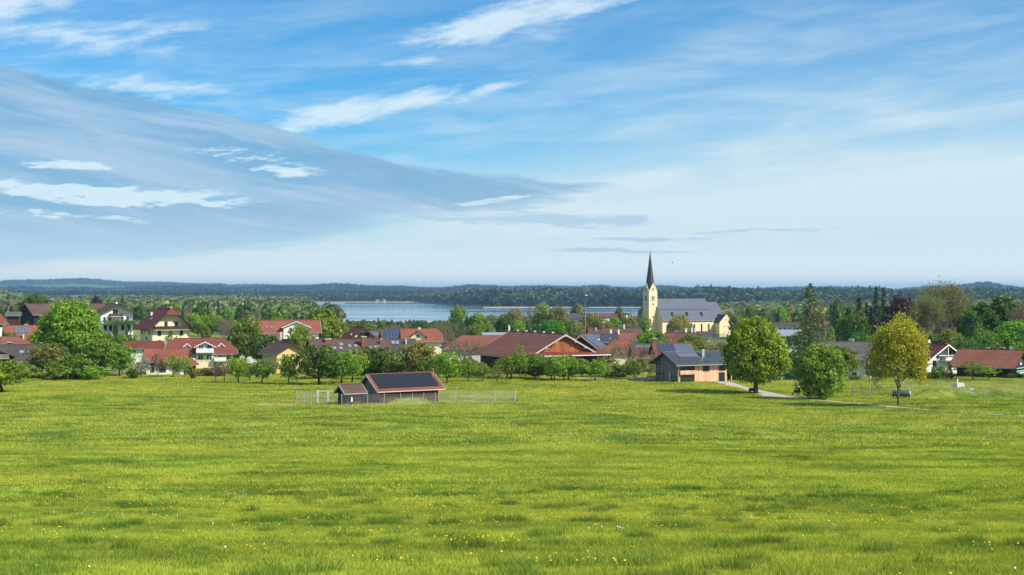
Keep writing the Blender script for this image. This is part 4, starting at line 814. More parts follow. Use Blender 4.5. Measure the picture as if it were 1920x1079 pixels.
h = H('dark_gable_house', 'red-brown roofed house with dark gable and white chimneys below the church', 1278, 560, -35, 12, 11, 641, 625.5, 'dark_wood', 'roof_redbrown', ov=1.2, og=1.4, landmark='dark gabled house below the church'); h.balcony('R', -3, 3, 645, 1.2, 1, 'brown_wood').win('R', [-1.5, 1.5], 638, 1, 1.2, fm='trim_pale')
h = H('slate_roof_house', 'low slate roof with paired white chimneys just below the willow', 1290, 600, 4, 17, 8, 631, 623, 'grey_plaster', 'roof_greybrown'); h.chim(-1.0, -.5, .7, .8, 1.8, 'white_plaster').chim(1.6, -.5, .6, .6, 2.2, 'white_plaster').chim(3.0, -.5, .6, .6, 2.2, 'white_plaster').chim(-5.5, -1.5, .9, 1.3, 1.0, 'brick')
h = H('white_warehouse', 'pale building with dark roof and big black chimney behind the chestnut', 1475, 600, -8, 10, 9, 612, 604.5, 'white_plaster', 'roof_greybrown', 'building', landmark='pale building with black chimney'); h.chim(-4.0, 0, 1.2, 1.6, 2.8, 'black', 'black').chim(0, 0, .5, .5, 1.2, 'black', 'black').win('F', [-3, -1, 1, 3], 617, 1, 1.2)
h = H('white_shed', 'low building with pale grey roof behind the chestnut crown', 1482, 520, -8, 8, 7, 628, 620, 'white_plaster', 'zinc', 'shed'); h.win('F', [-2, 0, 2], 634, .9, 1.0)
h = H('small_orange_house', 'tiny orange house among dark conifers in the distance', 1554, 720, -20, 3.4, 3.2, 607, 603.5, 'pink_plaster', 'roof_orange')
h = H('grey_roof_house', 'chalet with wide grey roof, glass dormer and gable-end balcony', 1584, 332, -24, 11.5, 12.5, 669, 642.5, 'white_plaster', 'roof_grey', ov=1.4, og=1.5, landmark='chalet with wide grey roof', board='dark_wood', gab=(('R',), 3.8, 'dark_wood'))
h.balcony('R', -6.2, 6.2, 690, 1.6, 1.1, 'brown_wood').win('R', [-3.6, 0, 3.6], 678, 1.5, 1.7, 'sash', 'trim_pale').win('R', [-3, 1.5], 701, 2.6, 2.2, 'double', 'trim_pale').win('F', [-3, 0, 3.4], [682, 700], 1.3, 1.4).dormer('F', -1.2, 3.0, 655, 647.5, -2.4, wall='glass_pale', board='trim_brown', ov=.4, win=(1.8, .9, 'sash')).chim(1.4, .6, .8, 1.0, 1.0, 'concrete')
h = H('white_gable_house', 'white chalet with red roof, deep white bargeboards and arched dormer', 1741, 346, -68, 11, 10.2, 671, 645.5, 'white_plaster', 'roof_darkred', ov=1.4, og=2.0, landmark='white gabled chalet', board='trim_white', gutter='trim_white')
h.win('R', [-1.6, 1.8], 663, 1.0, 1.6, 'sash', 'trim_brown').win('R', [-2.6, 2.0], 680, 1.1, 1.6, 'sash', 'trim_brown').balcony('R', -.6, 4.8, 674, 1.6, 1.0, 'trim_white').dormer('F', 1.2, 3.0, 663, 655, -.6, wall='trim_white', board='zinc', roof='zinc', ov=.3, win=(1.6, 1.4, 'cross')).chim(-1.0, .8, .6, .6, 1.4, 'trim_white').win('F', [-3, 0, 3], [683, 698], 1.1, 1.4)
MB().box(-.08, .08, -1.9, -1.8, h.hr-3.0, h.hr-.5).build('gable_brace', 'trim_white', h.root, T=h.F('R')); MB().box(-2.8, 2.8, -1.9, -1.8, h.hr-2.6, h.hr-2.4).build('gable_brace', 'trim_white', h.root, T=h.F('R'))
h = H('dark_timber_house', 'long red-brown roofed house with dark timber walls and green-striped balcony', 1858, 328, -36, 12, 12.0, 682, 657.5, 'dark_wood', 'roof_redbrown', ov=1.4, og=1.6, landmark='dark timber house on the right')
h.win('R', [-2.9, -.5], 682, 1.0, 1.3, 'sash', 'trim_white', out=.05).balcony('R', -5.6, 5.6, 692, 1.4, 1.2, 'black_wood').win('R', [3.5], 684, 1.0, 1.5, 'sash').win('F', [-3, 1], 690, 1.1, 1.2, fm='trim_brown')
MB().box(-5.7, 5.7, -1.56, -1.42, h.Z(688.5), h.Z(686.5)).build('green_band', 'green_cloth', h.root, T=h.F('R')); MB().box(-5.7, 5.7, -1.56, -1.42, h.Z(694.5), h.Z(692)).build('green_band', 'green_cloth', h.root, T=h.F('R'))
MB().box(1.9, 2.9, -.12, -.01, h.Z(686), h.he+1.4).build('white_pier', 'trim_white', h.root, T=h.F('R')); MB().box(-3.6, 5.6, -1.5, -1.3, h.Z(697.5), h.Z(696)).build('awning', 'trim_white', h.root, T=h.F('R'))
h.win('R', [-3.5, 0, 3], 705, 1.4, 1.8, 'sash', 'trim_brown').chim(-1.0, .8, .5, .5, .9, 'brick').chim(2.4, .6, .5, .9, .9, 'black').dish(4.6, .3, .8)
MB().box(3.0, 6.4, -.10, -.0, -.5, h.Z(674)).build('white_wall_panel', 'white_plaster', h.root, T=h.F('R'))
for (uu, dd, rm, LL, lab, e, r_) in ((1836, 420, 'roof_brown', 8, 'brown roof peeping over the left end of the dark timber house', 657, 651), (1806, 452, 'roof_redbrown', 7, 'low red-brown roof between the white chalet and the dark timber house', 657, 652), (1872, 440, 'roof_grey', 9, 'pale grey roof with satellite dish behind the dark timber house', 657, 650.5), (1908, 425, 'roof_greybrown', 9, 'grey-brown roof with aerial at the right edge above the dark timber house', 658, 650)):
    h = H('far_roofed_house', lab, uu, dd, -6, LL, 8, e, r_, 'cream_plaster', rm)
    if 'dish' in lab: h.dish(-1, 0, 1.0, .7)
    if 'aerial' in lab: h.aerial(-1, 0, 1.6).chim(.8, 0, .6, .8, 1.1, 'brick')
h = H('lakeside_house', 'small white house with grey roof among trees left of the maypole', 1085, 900, -42, 11, 10, 597, 588, 'white_plaster', 'roof_grey'); h.win('R', [-2.5, 0, 2.5], [597, 602], 1.2, 1.4).balcony('R', -4, 4, 600.5, 1.2, 1, 'brown_wood')
h = H('red_lakeside_house', 'long low house with deep red roof by the lake, left one of two', 1138, 1000, 6, 16, 9, 593.5, 588.5, 'white_plaster', 'roof_red')
h = H('red_gable_lakeside_house', 'red roofed house with white gable by the lake, nearest the church tower', 1164, 960, -50, 12, 10, 595, 588.5, 'white_plaster', 'roof_red'); h.win('R', [-2, 2], 597, 1, 1.2)
for (uu, dd, lab, rm) in ((447, 5900, 'red roofed', 'roof_orange'), (455, 6000, 'brown roofed', 'roof_red'), (463, 5950, 'wide red roofed', 'roof_orange'), (473, 6050, 'low red roofed', 'roof_red'), (708, 4455, 'white shore', 'zinc'), (720, 4460, 'small white shore', 'zinc'), (790, 4900, 'white walled', 'roof_orange'), (808, 4950, 'long orange roofed', 'roof_orange'), (1420, 2990, 'tiny grey roofed', 'roof_grey')):
    h = H('far_house', '%s house on the %s across the water' % (lab, 'distant hillside' if uu < 500 else ('far shore' if uu < 1000 else 'headland')), uu, dd, random.uniform(-20, 20), random.uniform(15, 26), 12, 546, 540, 'white_plaster', rm, ov=.5, og=.5) if False else None
    x, d = X(uu, dd), dd; hh = 9; zb = gz(x, d) if uu > 500 else zpx(552, d)
    r = empty('far_house', (x, d, zb), R(random.uniform(-15, 15)), label='%s house on the %s across the water' % (lab, 'distant hillside' if uu < 500 else ('far shore' if uu < 1000 else 'headland')), cat='house')
    r.scale = (.5, .5, .5); b = MB().box(-11, 11, -6, 6, -8, hh); b.build('wall', 'white_plaster', r); t = MB(); t.prism([(-12, -7.5, hh-.6), (-12, 7.5, hh-.6), (-12, 0, hh+5.5)], (24, 0, 0)); t.build('roof', rm, r)
    w = MB(); [w.box(k-1, k+1, -6.1, -5.9, 3, 5.5) for k in (-7, -2.3, 2.3, 7)]; w.build('window_band', 'glass', r)

# ---------------------------------------------------------------- church
D0 = 850; cx = X(1219, D0); zb = zpx(634, D0)
ch = empty('church', (cx, D0, zb), R(30), label='yellow parish church with tall dark spire and long slate roof', cat='church')
W = 3.05; he, hg = 27.6, 33.0
mb = MB().box(-W, W, -W, W, -6, he)
for a in range(4): mb.prism([(-W, -W, he-.01), (W, -W, he-.01), (0, -W, hg)], (0, .5, 0), 0, Matrix.Rotation(R(90*a), 4, 'Z'))
tw = mb.build('tower', 'church_plaster', ch)
tr = MB()
for a in range(4):
    T = Matrix.Rotation(R(90*a), 4, 'Z')
    for z in (8.5, 19.2, he-.3): tr.box(-W-.12, W+.12, -W-.12, -W-.002, z, z+.32, 0, T)
    for q in (-1, 1): tr.prism([(q*W, -W-.1, he), (q*W, -W-.1, he+.4), (0, -W-.1, hg+.4), (0, -W-.1, hg)], (0, .12, 0), 0, T); tr.box(q*W-.35 if q > 0 else -W, W if q > 0 else -W+.35, -W-.07, -W-.001, -6, he-.32, 0, T)
tr.build('tower_trim', 'church_trim', tw)
sp = MB(); n = 8; zt = 52.6; ring = []
# spire: a square foot set into the four gables turning into an octagonal needle
for z, r in ((he+.2, 2.9), (hg, 2.35), (38, 1.75), (44, 1.0), (zt, .06)):
    for k in range(8): a = R(22.5+45*k); rr = r/math.cos(R(22.5)); ring.append((rr*math.cos(a), rr*math.sin(a), z))
sp.add(ring, [(i*8+k, i*8+(k+1) % 8, (i+1)*8+(k+1) % 8, (i+1)*8+k) for i in range(4) for k in range(8)])
for a in range(4):                                     # little saddle roofs behind the gables
    T = Matrix.Rotation(R(90*a), 4, 'Z')
    for q in (-1, 1): sp.add([(q*W, -W+.35, he+.1), (0, -W+.35, hg+.12), (0, -.8, hg+2.2), (q*W*.98, -W*.98, he+.1), (q*1.6, -1.6, hg+.5)], [(0, 1, 2, 4)] if q > 0 else [(4, 2, 1, 0)], 0, T)
spo = sp.build('spire', 'spire_slate', ch)
c = MB(); c.tube([(0, 0, zt-.3), (0, 0, 56.2)], .10, 5); c.box(-.75, .75, -.07, .07, 54.9, 55.1); c.tube([(0, 0, 53.1), (0, 0, 53.45), (0, 0, 53.8)], [.1, .38, .1], 8); c.build('spire_cross', 'galv', spo)
def arch(w, h, m=None, n=7):                          # arched window outline, local x-z
    p = [(-w/2, 0, 0), (w/2, 0, 0)]+[(w/2*math.cos(t), 0, h-w/2+w/2*math.sin(t)*1.2) for t in [math.pi*k/n for k in range(n+1)]]; return p
def archwin(par, T, w, h):
    o = MB().prism(arch(w+.5, h+.45), (0, -.07, 0)).build('window_surround', 'church_trim', par, T=T); f = MB().prism([(x_, -.09, z_+.22) for x_, _, z_ in arch(w, h)], (0, -.03, 0)).build('pane', 'glass', o); return o
for a in (0, -90):
    T = Matrix.Rotation(R(a), 4, 'Z')
    for q in (-.62, .62): archwin(tw, T @ Matrix.Translation((q, -W, 22.2)), .62, 3.0)
    o = MB().box(-.45, .45, -W-.06, -W, 19.9, 20.9).build('small_window', 'glass', tw, T=T); MB().box(-.4, .4, -W-.06, -W, 12.2, 13.2).build('small_window', 'glass', tw, T=T)
    f = MB(); f.tube([(0, -W-.01, 29.4), (0, -W-.12, 29.4)], .95, 16); f.build('clock_rim', 'church_trim', tw, T=T); f = MB(); f.tube([(0, -W-.12, 29.4), (0, -W-.17, 29.4)], .68, 16); f.build('clock_face', 'brick', tw, T=T)
x0, x1, Wn, en, rn = 3.06, 41.5, 16.6, 11.2, 23.2
mb = MB(); P = lambda x_: [(x_, -Wn/2, -6), (x_, -Wn/2, en), (x_, 0, rn), (x_, Wn/2, en), (x_, Wn/2, -6)]
mb.prism(P(x0), (x1-x0, 0, 0)); nv = mb.build('nave_wall', 'church_plaster', ch)
sl = (rn-en)/(Wn/2); rf = MB()
for q in (-1, 1): p = [(x0-.5, q*(Wn/2+.7), en-.7*sl), (x1+.3, q*(Wn/2+.7), en-.7*sl), (x1+.3, 0, rn), (x0-.5, 0, rn)]; rf.prism(p if q < 0 else p[::-1], (0, 0, .5))
nr = rf.build('nave_roof', 'roof_church', ch)
MB().box(x0-.4, x1+.3, -Wn/2-.9, -Wn/2-.7, en-.7*sl, en-.7*sl+.3).build('nave_gutter', 'zinc', nr)
ap = math.atan2(rn-en, Wn/2); SM = lambda u, v: Matrix.Translation((u, -v*math.cos(ap), rn+.55/math.cos(ap)*.8-v*math.sin(ap))) @ Matrix.Rotation(ap, 4, 'X')
MB().box(x0, x1, -.12, .12, 0, .14).build('snow_rail', 'spire_slate', nr, T=SM(0, 8.2))
for u_ in (11.5, 22.5, 33.5):
    T = Matrix.Translation((u_, -5.6, rn-5.6*sl+.3)); d = MB().prism([(-.8, -1.9, -2.6), (.8, -1.9, -2.6), (0, -1.9, .2)], (0, 3.0, 0)).build('roof_dormer', 'spire_slate', nr, T=T)
for u_ in (x0+3.6, 9.5, 15.5, 21.5, 27, 32.5, 38): archwin(nv, Matrix.Translation((u_, -Wn/2, 2.6)), 1.2, 5.4)
MB().box(x0, x1, -Wn/2-.1, -Wn/2-.001, -6, .7).build('plinth', 'church_trim', nv); MB().box(x1-.9, x1, -Wn/2-.12, -Wn/2-.001, .7, en-.8).build('corner_pilaster', 'church_trim', nv); MB().box(x0, x0+.9, -Wn/2-.12, -Wn/2-.001, .7, en-.8).build('corner_pilaster', 'church_trim', nv)
MB().prism([(0, -Wn/2-.05, en-.4), (0, -Wn/2-.05, en+.3), (0, 0, rn+.3), (0, 0, rn-.5)], (-.14, 0, 0)).build('gable_coping', 'church_trim', nv, T=Matrix.Translation((x0-.001, 0, 0)))
# choir with its three-sided end
Wc, ec, rc, x2 = 12.0, 12.4, 21.6, 51.0; out = [(x1, -Wc/2), (x2, -Wc/2), (x2+3.6, -Wc*.22), (x2+3.6, Wc*.22), (x2, Wc/2), (x1, Wc/2)]
MB().prism([(a, b, -6) for a, b in out], (0, 0, ec+6)).build('choir_wall', 'church_plaster', ch)
o2 = [(a+(.5 if a > x1 else 0), b*1.1, ec-.6) for a, b in out]; rg = (x2-.5, 0, rc); r0 = (x1, 0, rc); rf = MB(); rf.add(o2+[rg, r0], [(0, 1, 6, 7), (1, 2, 6), (2, 3, 6), (3, 4, 6), (4, 5, 7, 6), (5, 0, 7), (0, 5, 4, 3, 2, 1)]); rf.build('choir_roof', 'roof_church', ch)
MB().tube([(x2-.5, 0, rc-.2), (x2-.5, 0, rc+2.2)], .12, 5).build('roof_finial', 'galv', ch)
# sacristy
sx, sw, sy0, sy1 = 47.5, 10.6, -6, -13.5; es, rs = 8.6, 13.6
s_ = MB(); s_.prism([(sx-sw/2, sy1, -6), (sx+sw/2, sy1, -6), (sx+sw/2, sy1, es), (sx, sy1, rs), (sx-sw/2, sy1, es)], (0, sy0-sy1, 0)); so_ = s_.build('sacristy', 'church_plaster', ch)
rf = MB()
for q in (-1, 1): p = [(sx+q*(sw/2+.25), sy1+.25, es-.1), (sx+q*(sw/2+.25), sy0+2, es-.1), (sx, sy0+2, rs+.1), (sx, sy1+.25, rs+.1)]; rf.prism(p if q > 0 else p[::-1], (0, 0, .35))
rf.build('sacristy_roof', 'spire_slate', so_)
for u_, z_ in ((-1.8, 2.4), (1.5, 2.4), (-1.8, 6.0), (1.5, 6.0), (0, 10.2)):
    a, b = window_mesh(.9, 1.2); o = inst('window', a, so_, Matrix.Translation((sx+u_, sy1-.003, z_))); inst('dark_pane', b, so_, Matrix.Translation((sx+u_, sy1-.003, z_)))
cp2 = MB(); [cp2.prism([(sx+q*(sw/2+.1), sy1-.02, es-.2), (sx+q*(sw/2+.1), sy1-.02, es+.35), (sx, sy1-.02, rs+.5), (sx, sy1-.02, rs-.05)], (0, -.12, 0)) for q in (-1, 1)]; cp2.build('sacristy_coping', 'church_trim', so_)
cw = empty('churchyard_wall', (X(1345, 800), 800, zpx(640, 800)), R(20), label='low grey churchyard wall with railing below the sacristy', cat='wall')
MB().box(-12, 14, -.25, .25, -3, 2.4).build('wall_base', 'concrete', cw); rl = MB(); [rl.box(-12+k*.5, -11.9+k*.5, -.05, .05, 2.4, 4.0) for k in range(52)]; rl.box(-12, 14, -.06, .06, 3.9, 4.05); rl.build('railing', 'trim_brown', cw)
# ---------------------------------------------------------------- shed in the meadow
h = H('solar_shed', 'brown plank shed in the meadow, black solar panels on its orange roof', 750, 236, 35, 11.2, 6.2, 725.5, 702.5, 'shed_wood', 'roof_shed', 'shed', ov=.75, og=.9, board='trim_pale', landmark='solar shed', gutter='trim_pale')
h.solar('F', -5.75, .35, 7, 3, 1.62, 1.20, 'solar', .02)
MB().prism([(0, -3.08, -1), (0, -3.08, h.he-.02), (0, 0, h.hr-.03), (0, 3.08, h.he-.02), (0, 3.08, -1)], (-.05, 0, 0)).build('gable_cladding', 'grey_wood', h.root, T=Matrix.Translation((-5.6, 0, 0)))
pm = shared('plank', lambda: MB().box(-.10, .10, -.035, 0, 0, h.he-.75).mesh('plank', 'shed_wood'))
for k in range(46):
    inst('plank', pm, h.root, h.F('F') @ Matrix.Translation((-5.49+k*.244, -.002-random.random()*.012, .2)))
sh = h
h = H('small_hut', 'small black timber hut with brown pitched roof beside the solar shed', 657, 229, 33, 3.0, 3.0, 734, 723, 'black_wood', 'roof_brown', 'hut', ov=.5, og=.55, board='trim_pale', landmark='small hut')
h.win('F', [.35], 742, 1.3, .9, 'sash', 'brown_wood'); MB().box(-.5, 1.2, -.06, 0, .3, 1.05).build('front_panel', 'brown_wood', h.root, T=h.F('F')); MB().box(-.66, -.42, -.14, -.0, .9, 1.75).build('notice_box', 'trim_white', h.root, T=h.F('F'))
x, y = X(812, 238), 238; bl = empty('beacon_pole', (x, y, zpx(703, 238)-1.5), 0, label='thin pole with small orange lamp on the right end of the shed roof', cat='pole')
MB().tube([(0, 0, 0), (0, 0, 2.35)], .035, 6).build('pole', 'galv', bl); MB().tube([(0, 0, 2.35), (0, 0, 2.55), (0, 0, 2.62)], [.11, .12, .05], 8).build('lamp', 'orange_lamp', bl)
def mound(u, row, rx, ry, hh, label):
    x, y = at(u, row); n, m = 26, 9; vs = [(0, 0, hh)]; fs = []
    for j in range(1, m+1):
        t = j/m
        for i in range(n): a = 6.283*i/n; k = t*(1+.12*math.sin(3*a+u)+.08*math.sin(5*a)); px_, py_ = rx*k*math.cos(a), ry*k*math.sin(a); vs.append((px_, py_, hh*(math.cos(t*math.pi)*.5+.5)+(gz(x+px_, y+py_)-gz(x, y))*t-.25*t*t+.05*math.sin(7*a+j)))
    fs += [(0, 1+i, 1+(i+1) % n) for i in range(n)]
    for j in range(m-1): fs += [(1+j*n+i, 1+(j+1)*n+i, 1+(j+1)*n+(i+1) % n, 1+j*n+(i+1) % n) for i in range(n)]
    o = MB().add(vs, fs).build('grass_mound', 'ground', smooth=True); o.location = (x, y, gz(x, y)); tag(o, label, 'mound', kind='structure'); MOUNDS.append((x, y, rx, ry, hh)); return x, y
MOUNDS = []
mound(768, 757.5, 6.5, 2.6, 1.0, 'low grassy mound in front of the solar shed')
mound(1748, 745, 6.5, 3.2, 1.35, 'long dark grassy mound right of the tank trailer')
mound(1790, 741, 8, 5, 1.2, 'broad grassy mound below the concrete shaft')
mound(1852, 742, 6, 4, 1.2, 'yellow-flowered grassy mound on the right')
def shaft(u, row, s, label):
    x, y = at(u, row); r = empty('well_shaft', (x, y, gz(x, y)+.85*s), R(15), label=label, cat='well shaft')
    MB().prism([(-1.6*s, -1.2*s, -.25*s), (2.2*s, -1.2*s, -.4*s), (2.2*s, 1.2*s, -.4*s), (-1.6*s, 1.2*s, -.25*s)], (0, 0, .3*s)).build('slab', 'concrete', r)
    MB().box(-.6*s, .7*s, -.6*s, .6*s, .05*s, .75*s).build('shaft_head', 'concrete', r); MB().tube([(-.2*s, 0, .75*s), (-.2*s, 0, 1.2*s), (-.2*s, -.1*s, 1.3*s)], .12*s, 6).build('vent_pipe', 'trim_white', r)
shaft(1797, 737, 1.15, 'pale concrete well shaft on the broad mound at the right'); shaft(770, 756.5, .42, 'small white concrete cover on the mound beside the shed')
# ---------------------------------------------------------------- fences
def fence(label, pts, hgt=2.0, step=3.0, pr=.045, m='galv', mesh=True, name='wire_fence', pitch=.12, wire=.0042, cat='fence'):
    P = [Vector((*at(u, row), 0)) for u, row in pts]; r = empty(name, (P[0].x, P[0].y, gz(P[0].x, P[0].y)), 0, label=label, cat=cat); o = r.location.copy()
    pm_ = shared(('post', hgt, pr, m), lambda: MB().tube([(0, 0, -.5), (0, 0, hgt)], pr, 6).mesh('post', m)); mb = MB()
    for a, b in zip(P[:-1], P[1:]):
        L = (b-a).length; n = max(1, round(L/step)); dr = (b-a)/L
        for k in range(n+(1 if b is P[-1] else 0)):
            q = a+dr*(L*k/n); inst('post', pm_, r, Matrix.Translation((q.x-o.x, q.y-o.y, gz(q.x, q.y)-o.z)) @ Matrix.Rotation(random.uniform(-.02, .02), 4, 'Y'))
        if mesh:
            k = int(L/pitch)
            for i in range(k):
                q = a+dr*(i*pitch); z = gz(q.x, q.y)-o.z; mb.add([(q.x-o.x-wire*dr.x, q.y-o.y-wire*dr.y, z), (q.x-o.x+wire*dr.x, q.y-o.y+wire*dr.y, z), (q.x-o.x+wire*dr.x, q.y-o.y+wire*dr.y, z+hgt-.1), (q.x-o.x-wire*dr.x, q.y-o.y-wire*dr.y, z+hgt-.1)], [(0, 1, 2, 3)])
            for j in range(int((hgt-.1)/(pitch*1.6))+1):
                z = .05+j*pitch*1.6; n2 = max(1, int(L/4))
                for i in range(n2):
                    q, w = a+dr*(L*i/n2), a+dr*(L*(i+1)/n2); z0, z1 = gz(q.x, q.y)-o.z+z, gz(w.x, w.y)-o.z+z
                    mb.add([(q.x-o.x, q.y-o.y, z0), (w.x-o.x, w.y-o.y, z1), (w.x-o.x, w.y-o.y, z1+wire*2), (q.x-o.x, q.y-o.y, z0+wire*2)], [(0, 1, 2, 3)])
    if mesh: mb.build('wire_netting', m, r, kind='stuff')
    return r
fence('galvanised wire fence running in front of the shed and around its right side', [(611, 762), (641, 762.5), (689, 762), (751, 761), (816, 758.5), (890, 757), (965, 755.5), (967, 751), (890, 750), (822, 749)])
fence('short galvanised wire fence left of the double gate near the hut', [(556, 755), (557, 758), (611, 762)], step=2.4)
fence('rear wire fence between the meadow and the gate left of the hut', [(556, 755), (594, 754)], step=2.0)
gp = Vector((*at(596, 757), 0)); gq = Vector((*at(634, 757), 0)); gr = empty('double_gate', (gp.x, gp.y, gz(gp.x, gp.y)), math.atan2(gq.y-gp.y, gq.x-gp.x), label='white steel double gate with mesh left of the small hut', cat='gate'); gl = (gq-gp).length/2
for k in range(2):
    a = MB(); x0_, x1_ = k*gl+.04, (k+1)*gl-.04
    for b in ((x0_, x0_+.09, 0.1, 2.1), (x1_-.09, x1_, .1, 2.1), (x0_+.09, x1_-.09, .1, .19), (x0_+.09, x1_-.09, 2.01, 2.1)): a.box(b[0], b[1], -.04, .04, b[2], b[3])
    o = a.build('gate_leaf', 'trim_white', gr); w = MB(); [w.box(x0_+.1+i*.1, x0_+.108+i*.1, -.01, 0, .2, 2.0) for i in range(int((x1_-x0_-.2)/.1))]; w.build('gate_mesh', 'galv', o, kind='stuff')
for k in (0, 2): MB().box(k*gl-.07, k*gl+.05, -.06, .06, -.4, 2.2).build('gate_post', 'trim_white', gr)
fence('long low wire fence with thin grey poles across the right of the meadow', [(1634, 742.5), (1700, 742.8), (1800, 743), (1880, 743.5), (1960, 744)], step=2.6, pr=.03, wire=.003)
fence('wooden posted wire fence left of the lamp post', [(1599, 742.5), (1634, 742.5)], 2.0, 1.5, .07, 'weathered_wood')
fence('thin garden fence along the far edge of the flower meadow on the right', [(1640, 727), (1760, 727.5), (1860, 727.5), (1940, 728)], 1.2, 2.6, .03, 'galv')
fence('old wooden fence behind the field bush under the grey chalet', [(1575, 722), (1622, 722.5)], 1.2, 1.6, .05, 'weathered_wood')
fence('thin fence below the black timber barn on the rise', [(44, 604), (62, 604.5)], 1.5, 2.5, .06, 'weathered_wood', mesh=False)
# ---------------------------------------------------------------- paths
def path(pts, name, label, kind='structure', m='gravel', lift=.05):
    """pts: (u, row, width in metres)"""
    P = []; 
    for u, row, w in pts: x, y = at(u, row); P.append((Vector((x, y, 0)), w))
    Q = []
    for i in range(len(P)-1):
        n = max(2, int((P[i+1][0]-P[i][0]).length/1.5))
        for k in range(n):
            t = k/n; p0 = P[max(i-1, 0)][0]; p1 = P[i][0]; p2 = P[i+1][0]; p3 = P[min(i+2, len(P)-1)][0]
            c = .5*((2*p1)+(p2-p0)*t+(2*p0-5*p1+4*p2-p3)*t*t+(3*p1-p0-3*p2+p3)*t**3); Q.append((c, P[i][1]*(1-t)+P[i+1][1]*t))
    Q.append(P[-1]); vs = []; fs = []; g = random.Random(4)
    for i, (c, w) in enumerate(Q):
        d = (Q[min(i+1, len(Q)-1)][0]-Q[max(i-1, 0)][0]).normalized(); n = Vector((-d.y, d.x, 0))
        for k in range(5):
            q = c+n*w*(k/4-.5)*(1+g.uniform(-.08, .08)); vs.append((q.x, q.y, gz(q.x, q.y)+lift+(.02 if 0 < k < 4 else -.02)))
    for i in range(len(Q)-1): fs += [(i*5+k, i*5+k+1, i*5+6+k, i*5+5+k) for k in range(4)]
    PATHS.append(Q)
    return tag(MB().add(vs, [f[::-1] for f in fs]).build(name, m, smooth=True), label, 'path', kind=kind)
PATHS = []
path([(1352, 716, 4), (1372, 722, 3.2), (1398, 728.5, 3.0), (1420, 734, 3.4), (1442, 740, 4.4), (1468, 745, 4.2), (1500, 748.6, 2.8), (1545, 752, 2.3), (1600, 756.5, 1.8), (1680, 764, 1.5), (1760, 770.5, .9), (1840, 776, .7), (1925, 781.5, 1.0), (2060, 789, 1.0)], 'gravel_path', 'pale gravel path curving from the carport past the chestnut to the right')
path([(1446, 741.5, 2.2), (1436, 743.3, 1.6), (1420, 743.5, .8)], 'path_spur', 'short pale gravel spur beside the bend of the path')
path([(478, 759, .9), (510, 759.4, 1.4), (554, 758.5, 1.8)], 'track', 'faint pale track leading to the double gate')
path([(1085, 709, 2.5), (1120, 710.5, 2.5), (1150, 712, 2.5), (1180, 713.5, 2.0)], 'farm_lane', 'grey gravel lane in front of the great barn')
# ---------------------------------------------------------------- smaller things
x, y = at(1492, 742); b = empty('bench', (x, y, gz(x, y)), R(-60), label='dark wooden bench beside the gravel path, seen from its side', cat='bench')
MB().box(-.9, .9, -.25, .22, .42, .48).build('seat', 'dark_wood', b); MB().prism([(-.9, .22, .5), (-.9, .28, .5), (-.9, .42, 1.0), (-.9, .36, 1.0)], (1.8, 0, 0)).build('backrest', 'dark_wood', b)
for q in (-.7, .7): l_ = MB(); l_.box(q-.05, q+.05, -.22, -.12, -.1, .419); l_.box(q-.05, q+.05, .14, .215, -.1, .419); l_.build('leg', 'black', b)
x, y = at(1420, 737); b = empty('tree_bench', (x-1.0, y-1.1, gz(x, y)), R(30), label='small dark bench at the foot of the chestnut trunk', cat='bench'); MB().box(-.8, .8, -.2, .2, .42, .5).build('seat', 'dark_wood', b); MB().box(-.8, .8, .2, .26, .5, .95).build('backrest', 'dark_wood', b)
for q in (-.6, .6): MB().box(q-.05, q+.05, -.15, .15, -.1, .419).build('leg', 'dark_wood', b)
x, y = at(1497, 737); b = empty('marker_post', (x, y, gz(x, y)), 0, label='white square post standing in the grass behind the bench', cat='post'); MB().box(-.12, .12, -.12, .12, -.3, 2.0).build('shaft', 'trim_white', b); MB().box(-.15, .15, -.15, .15, 2.0, 2.1).build('post_cap', 'trim_white', b)
x, y = at(1632, 745); b = empty('lamp_post', (x, y, gz(x, y)), 0, label='slim grey lamp post with white head beside the wooden fence posts', cat='lamp post'); MB().tube([(0, 0, -.3), (0, 0, 3.3)], [.07, .05], 8).build('pole', 'galv', b); MB().tube([(0, 0, 3.3), (0, 0, 3.36), (0, 0, 3.62), (0, 0, 3.72)], [.12, .27, .30, .08], 10).build('lamp_head', 'trim_white', b)
x, y = at(1690, 747.5); tt = empty('tank_trailer', (x, y, gz(x, y)), R(-12), label='grey-green water tank trailer parked behind the yellow-green tree', cat='trailer')
MB().tube([(-1.75, 0, 1.05), (-1.65, 0, 1.05), (1.5, 0, 1.05), (1.62, 0, 1.05)], [.50, .60, .60, .55], 20).build('tank', 'tank', tt, True); MB().tube([(1.62, 0, 1.05), (1.72, 0, 1.05), (1.78, 0, 1.05)], [.56, .46, .1], 16).build('tank_end', 'tank_end', tt, True)
MB().box(-1.9, 1.7, -.5, -.4, .42, .55).box(-1.9, 1.7, .4, .5, .42, .55).build('chassis', 'black', tt); MB().tube([(-1.9, 0, .48), (-3.0, 0, .38)], .05, 6).build('drawbar', 'black', tt); MB().tube([(-.2, 0, 1.64), (-.2, 0, 1.8)], .22, 10).build('hatch', 'tank', tt)
for xx, yy in ((-1.3, -.62), (-1.3, .52), (1.1, -.62), (1.1, .52)):
    w = MB().tube([(xx, yy, .34), (xx, yy+.1, .34)], .34, 16).build('wheel', 'tyre', tt); MB().tube([(xx, yy-.02, .34), (xx, yy-.002, .34)], .17, 12).build('rim', 'galv', w)
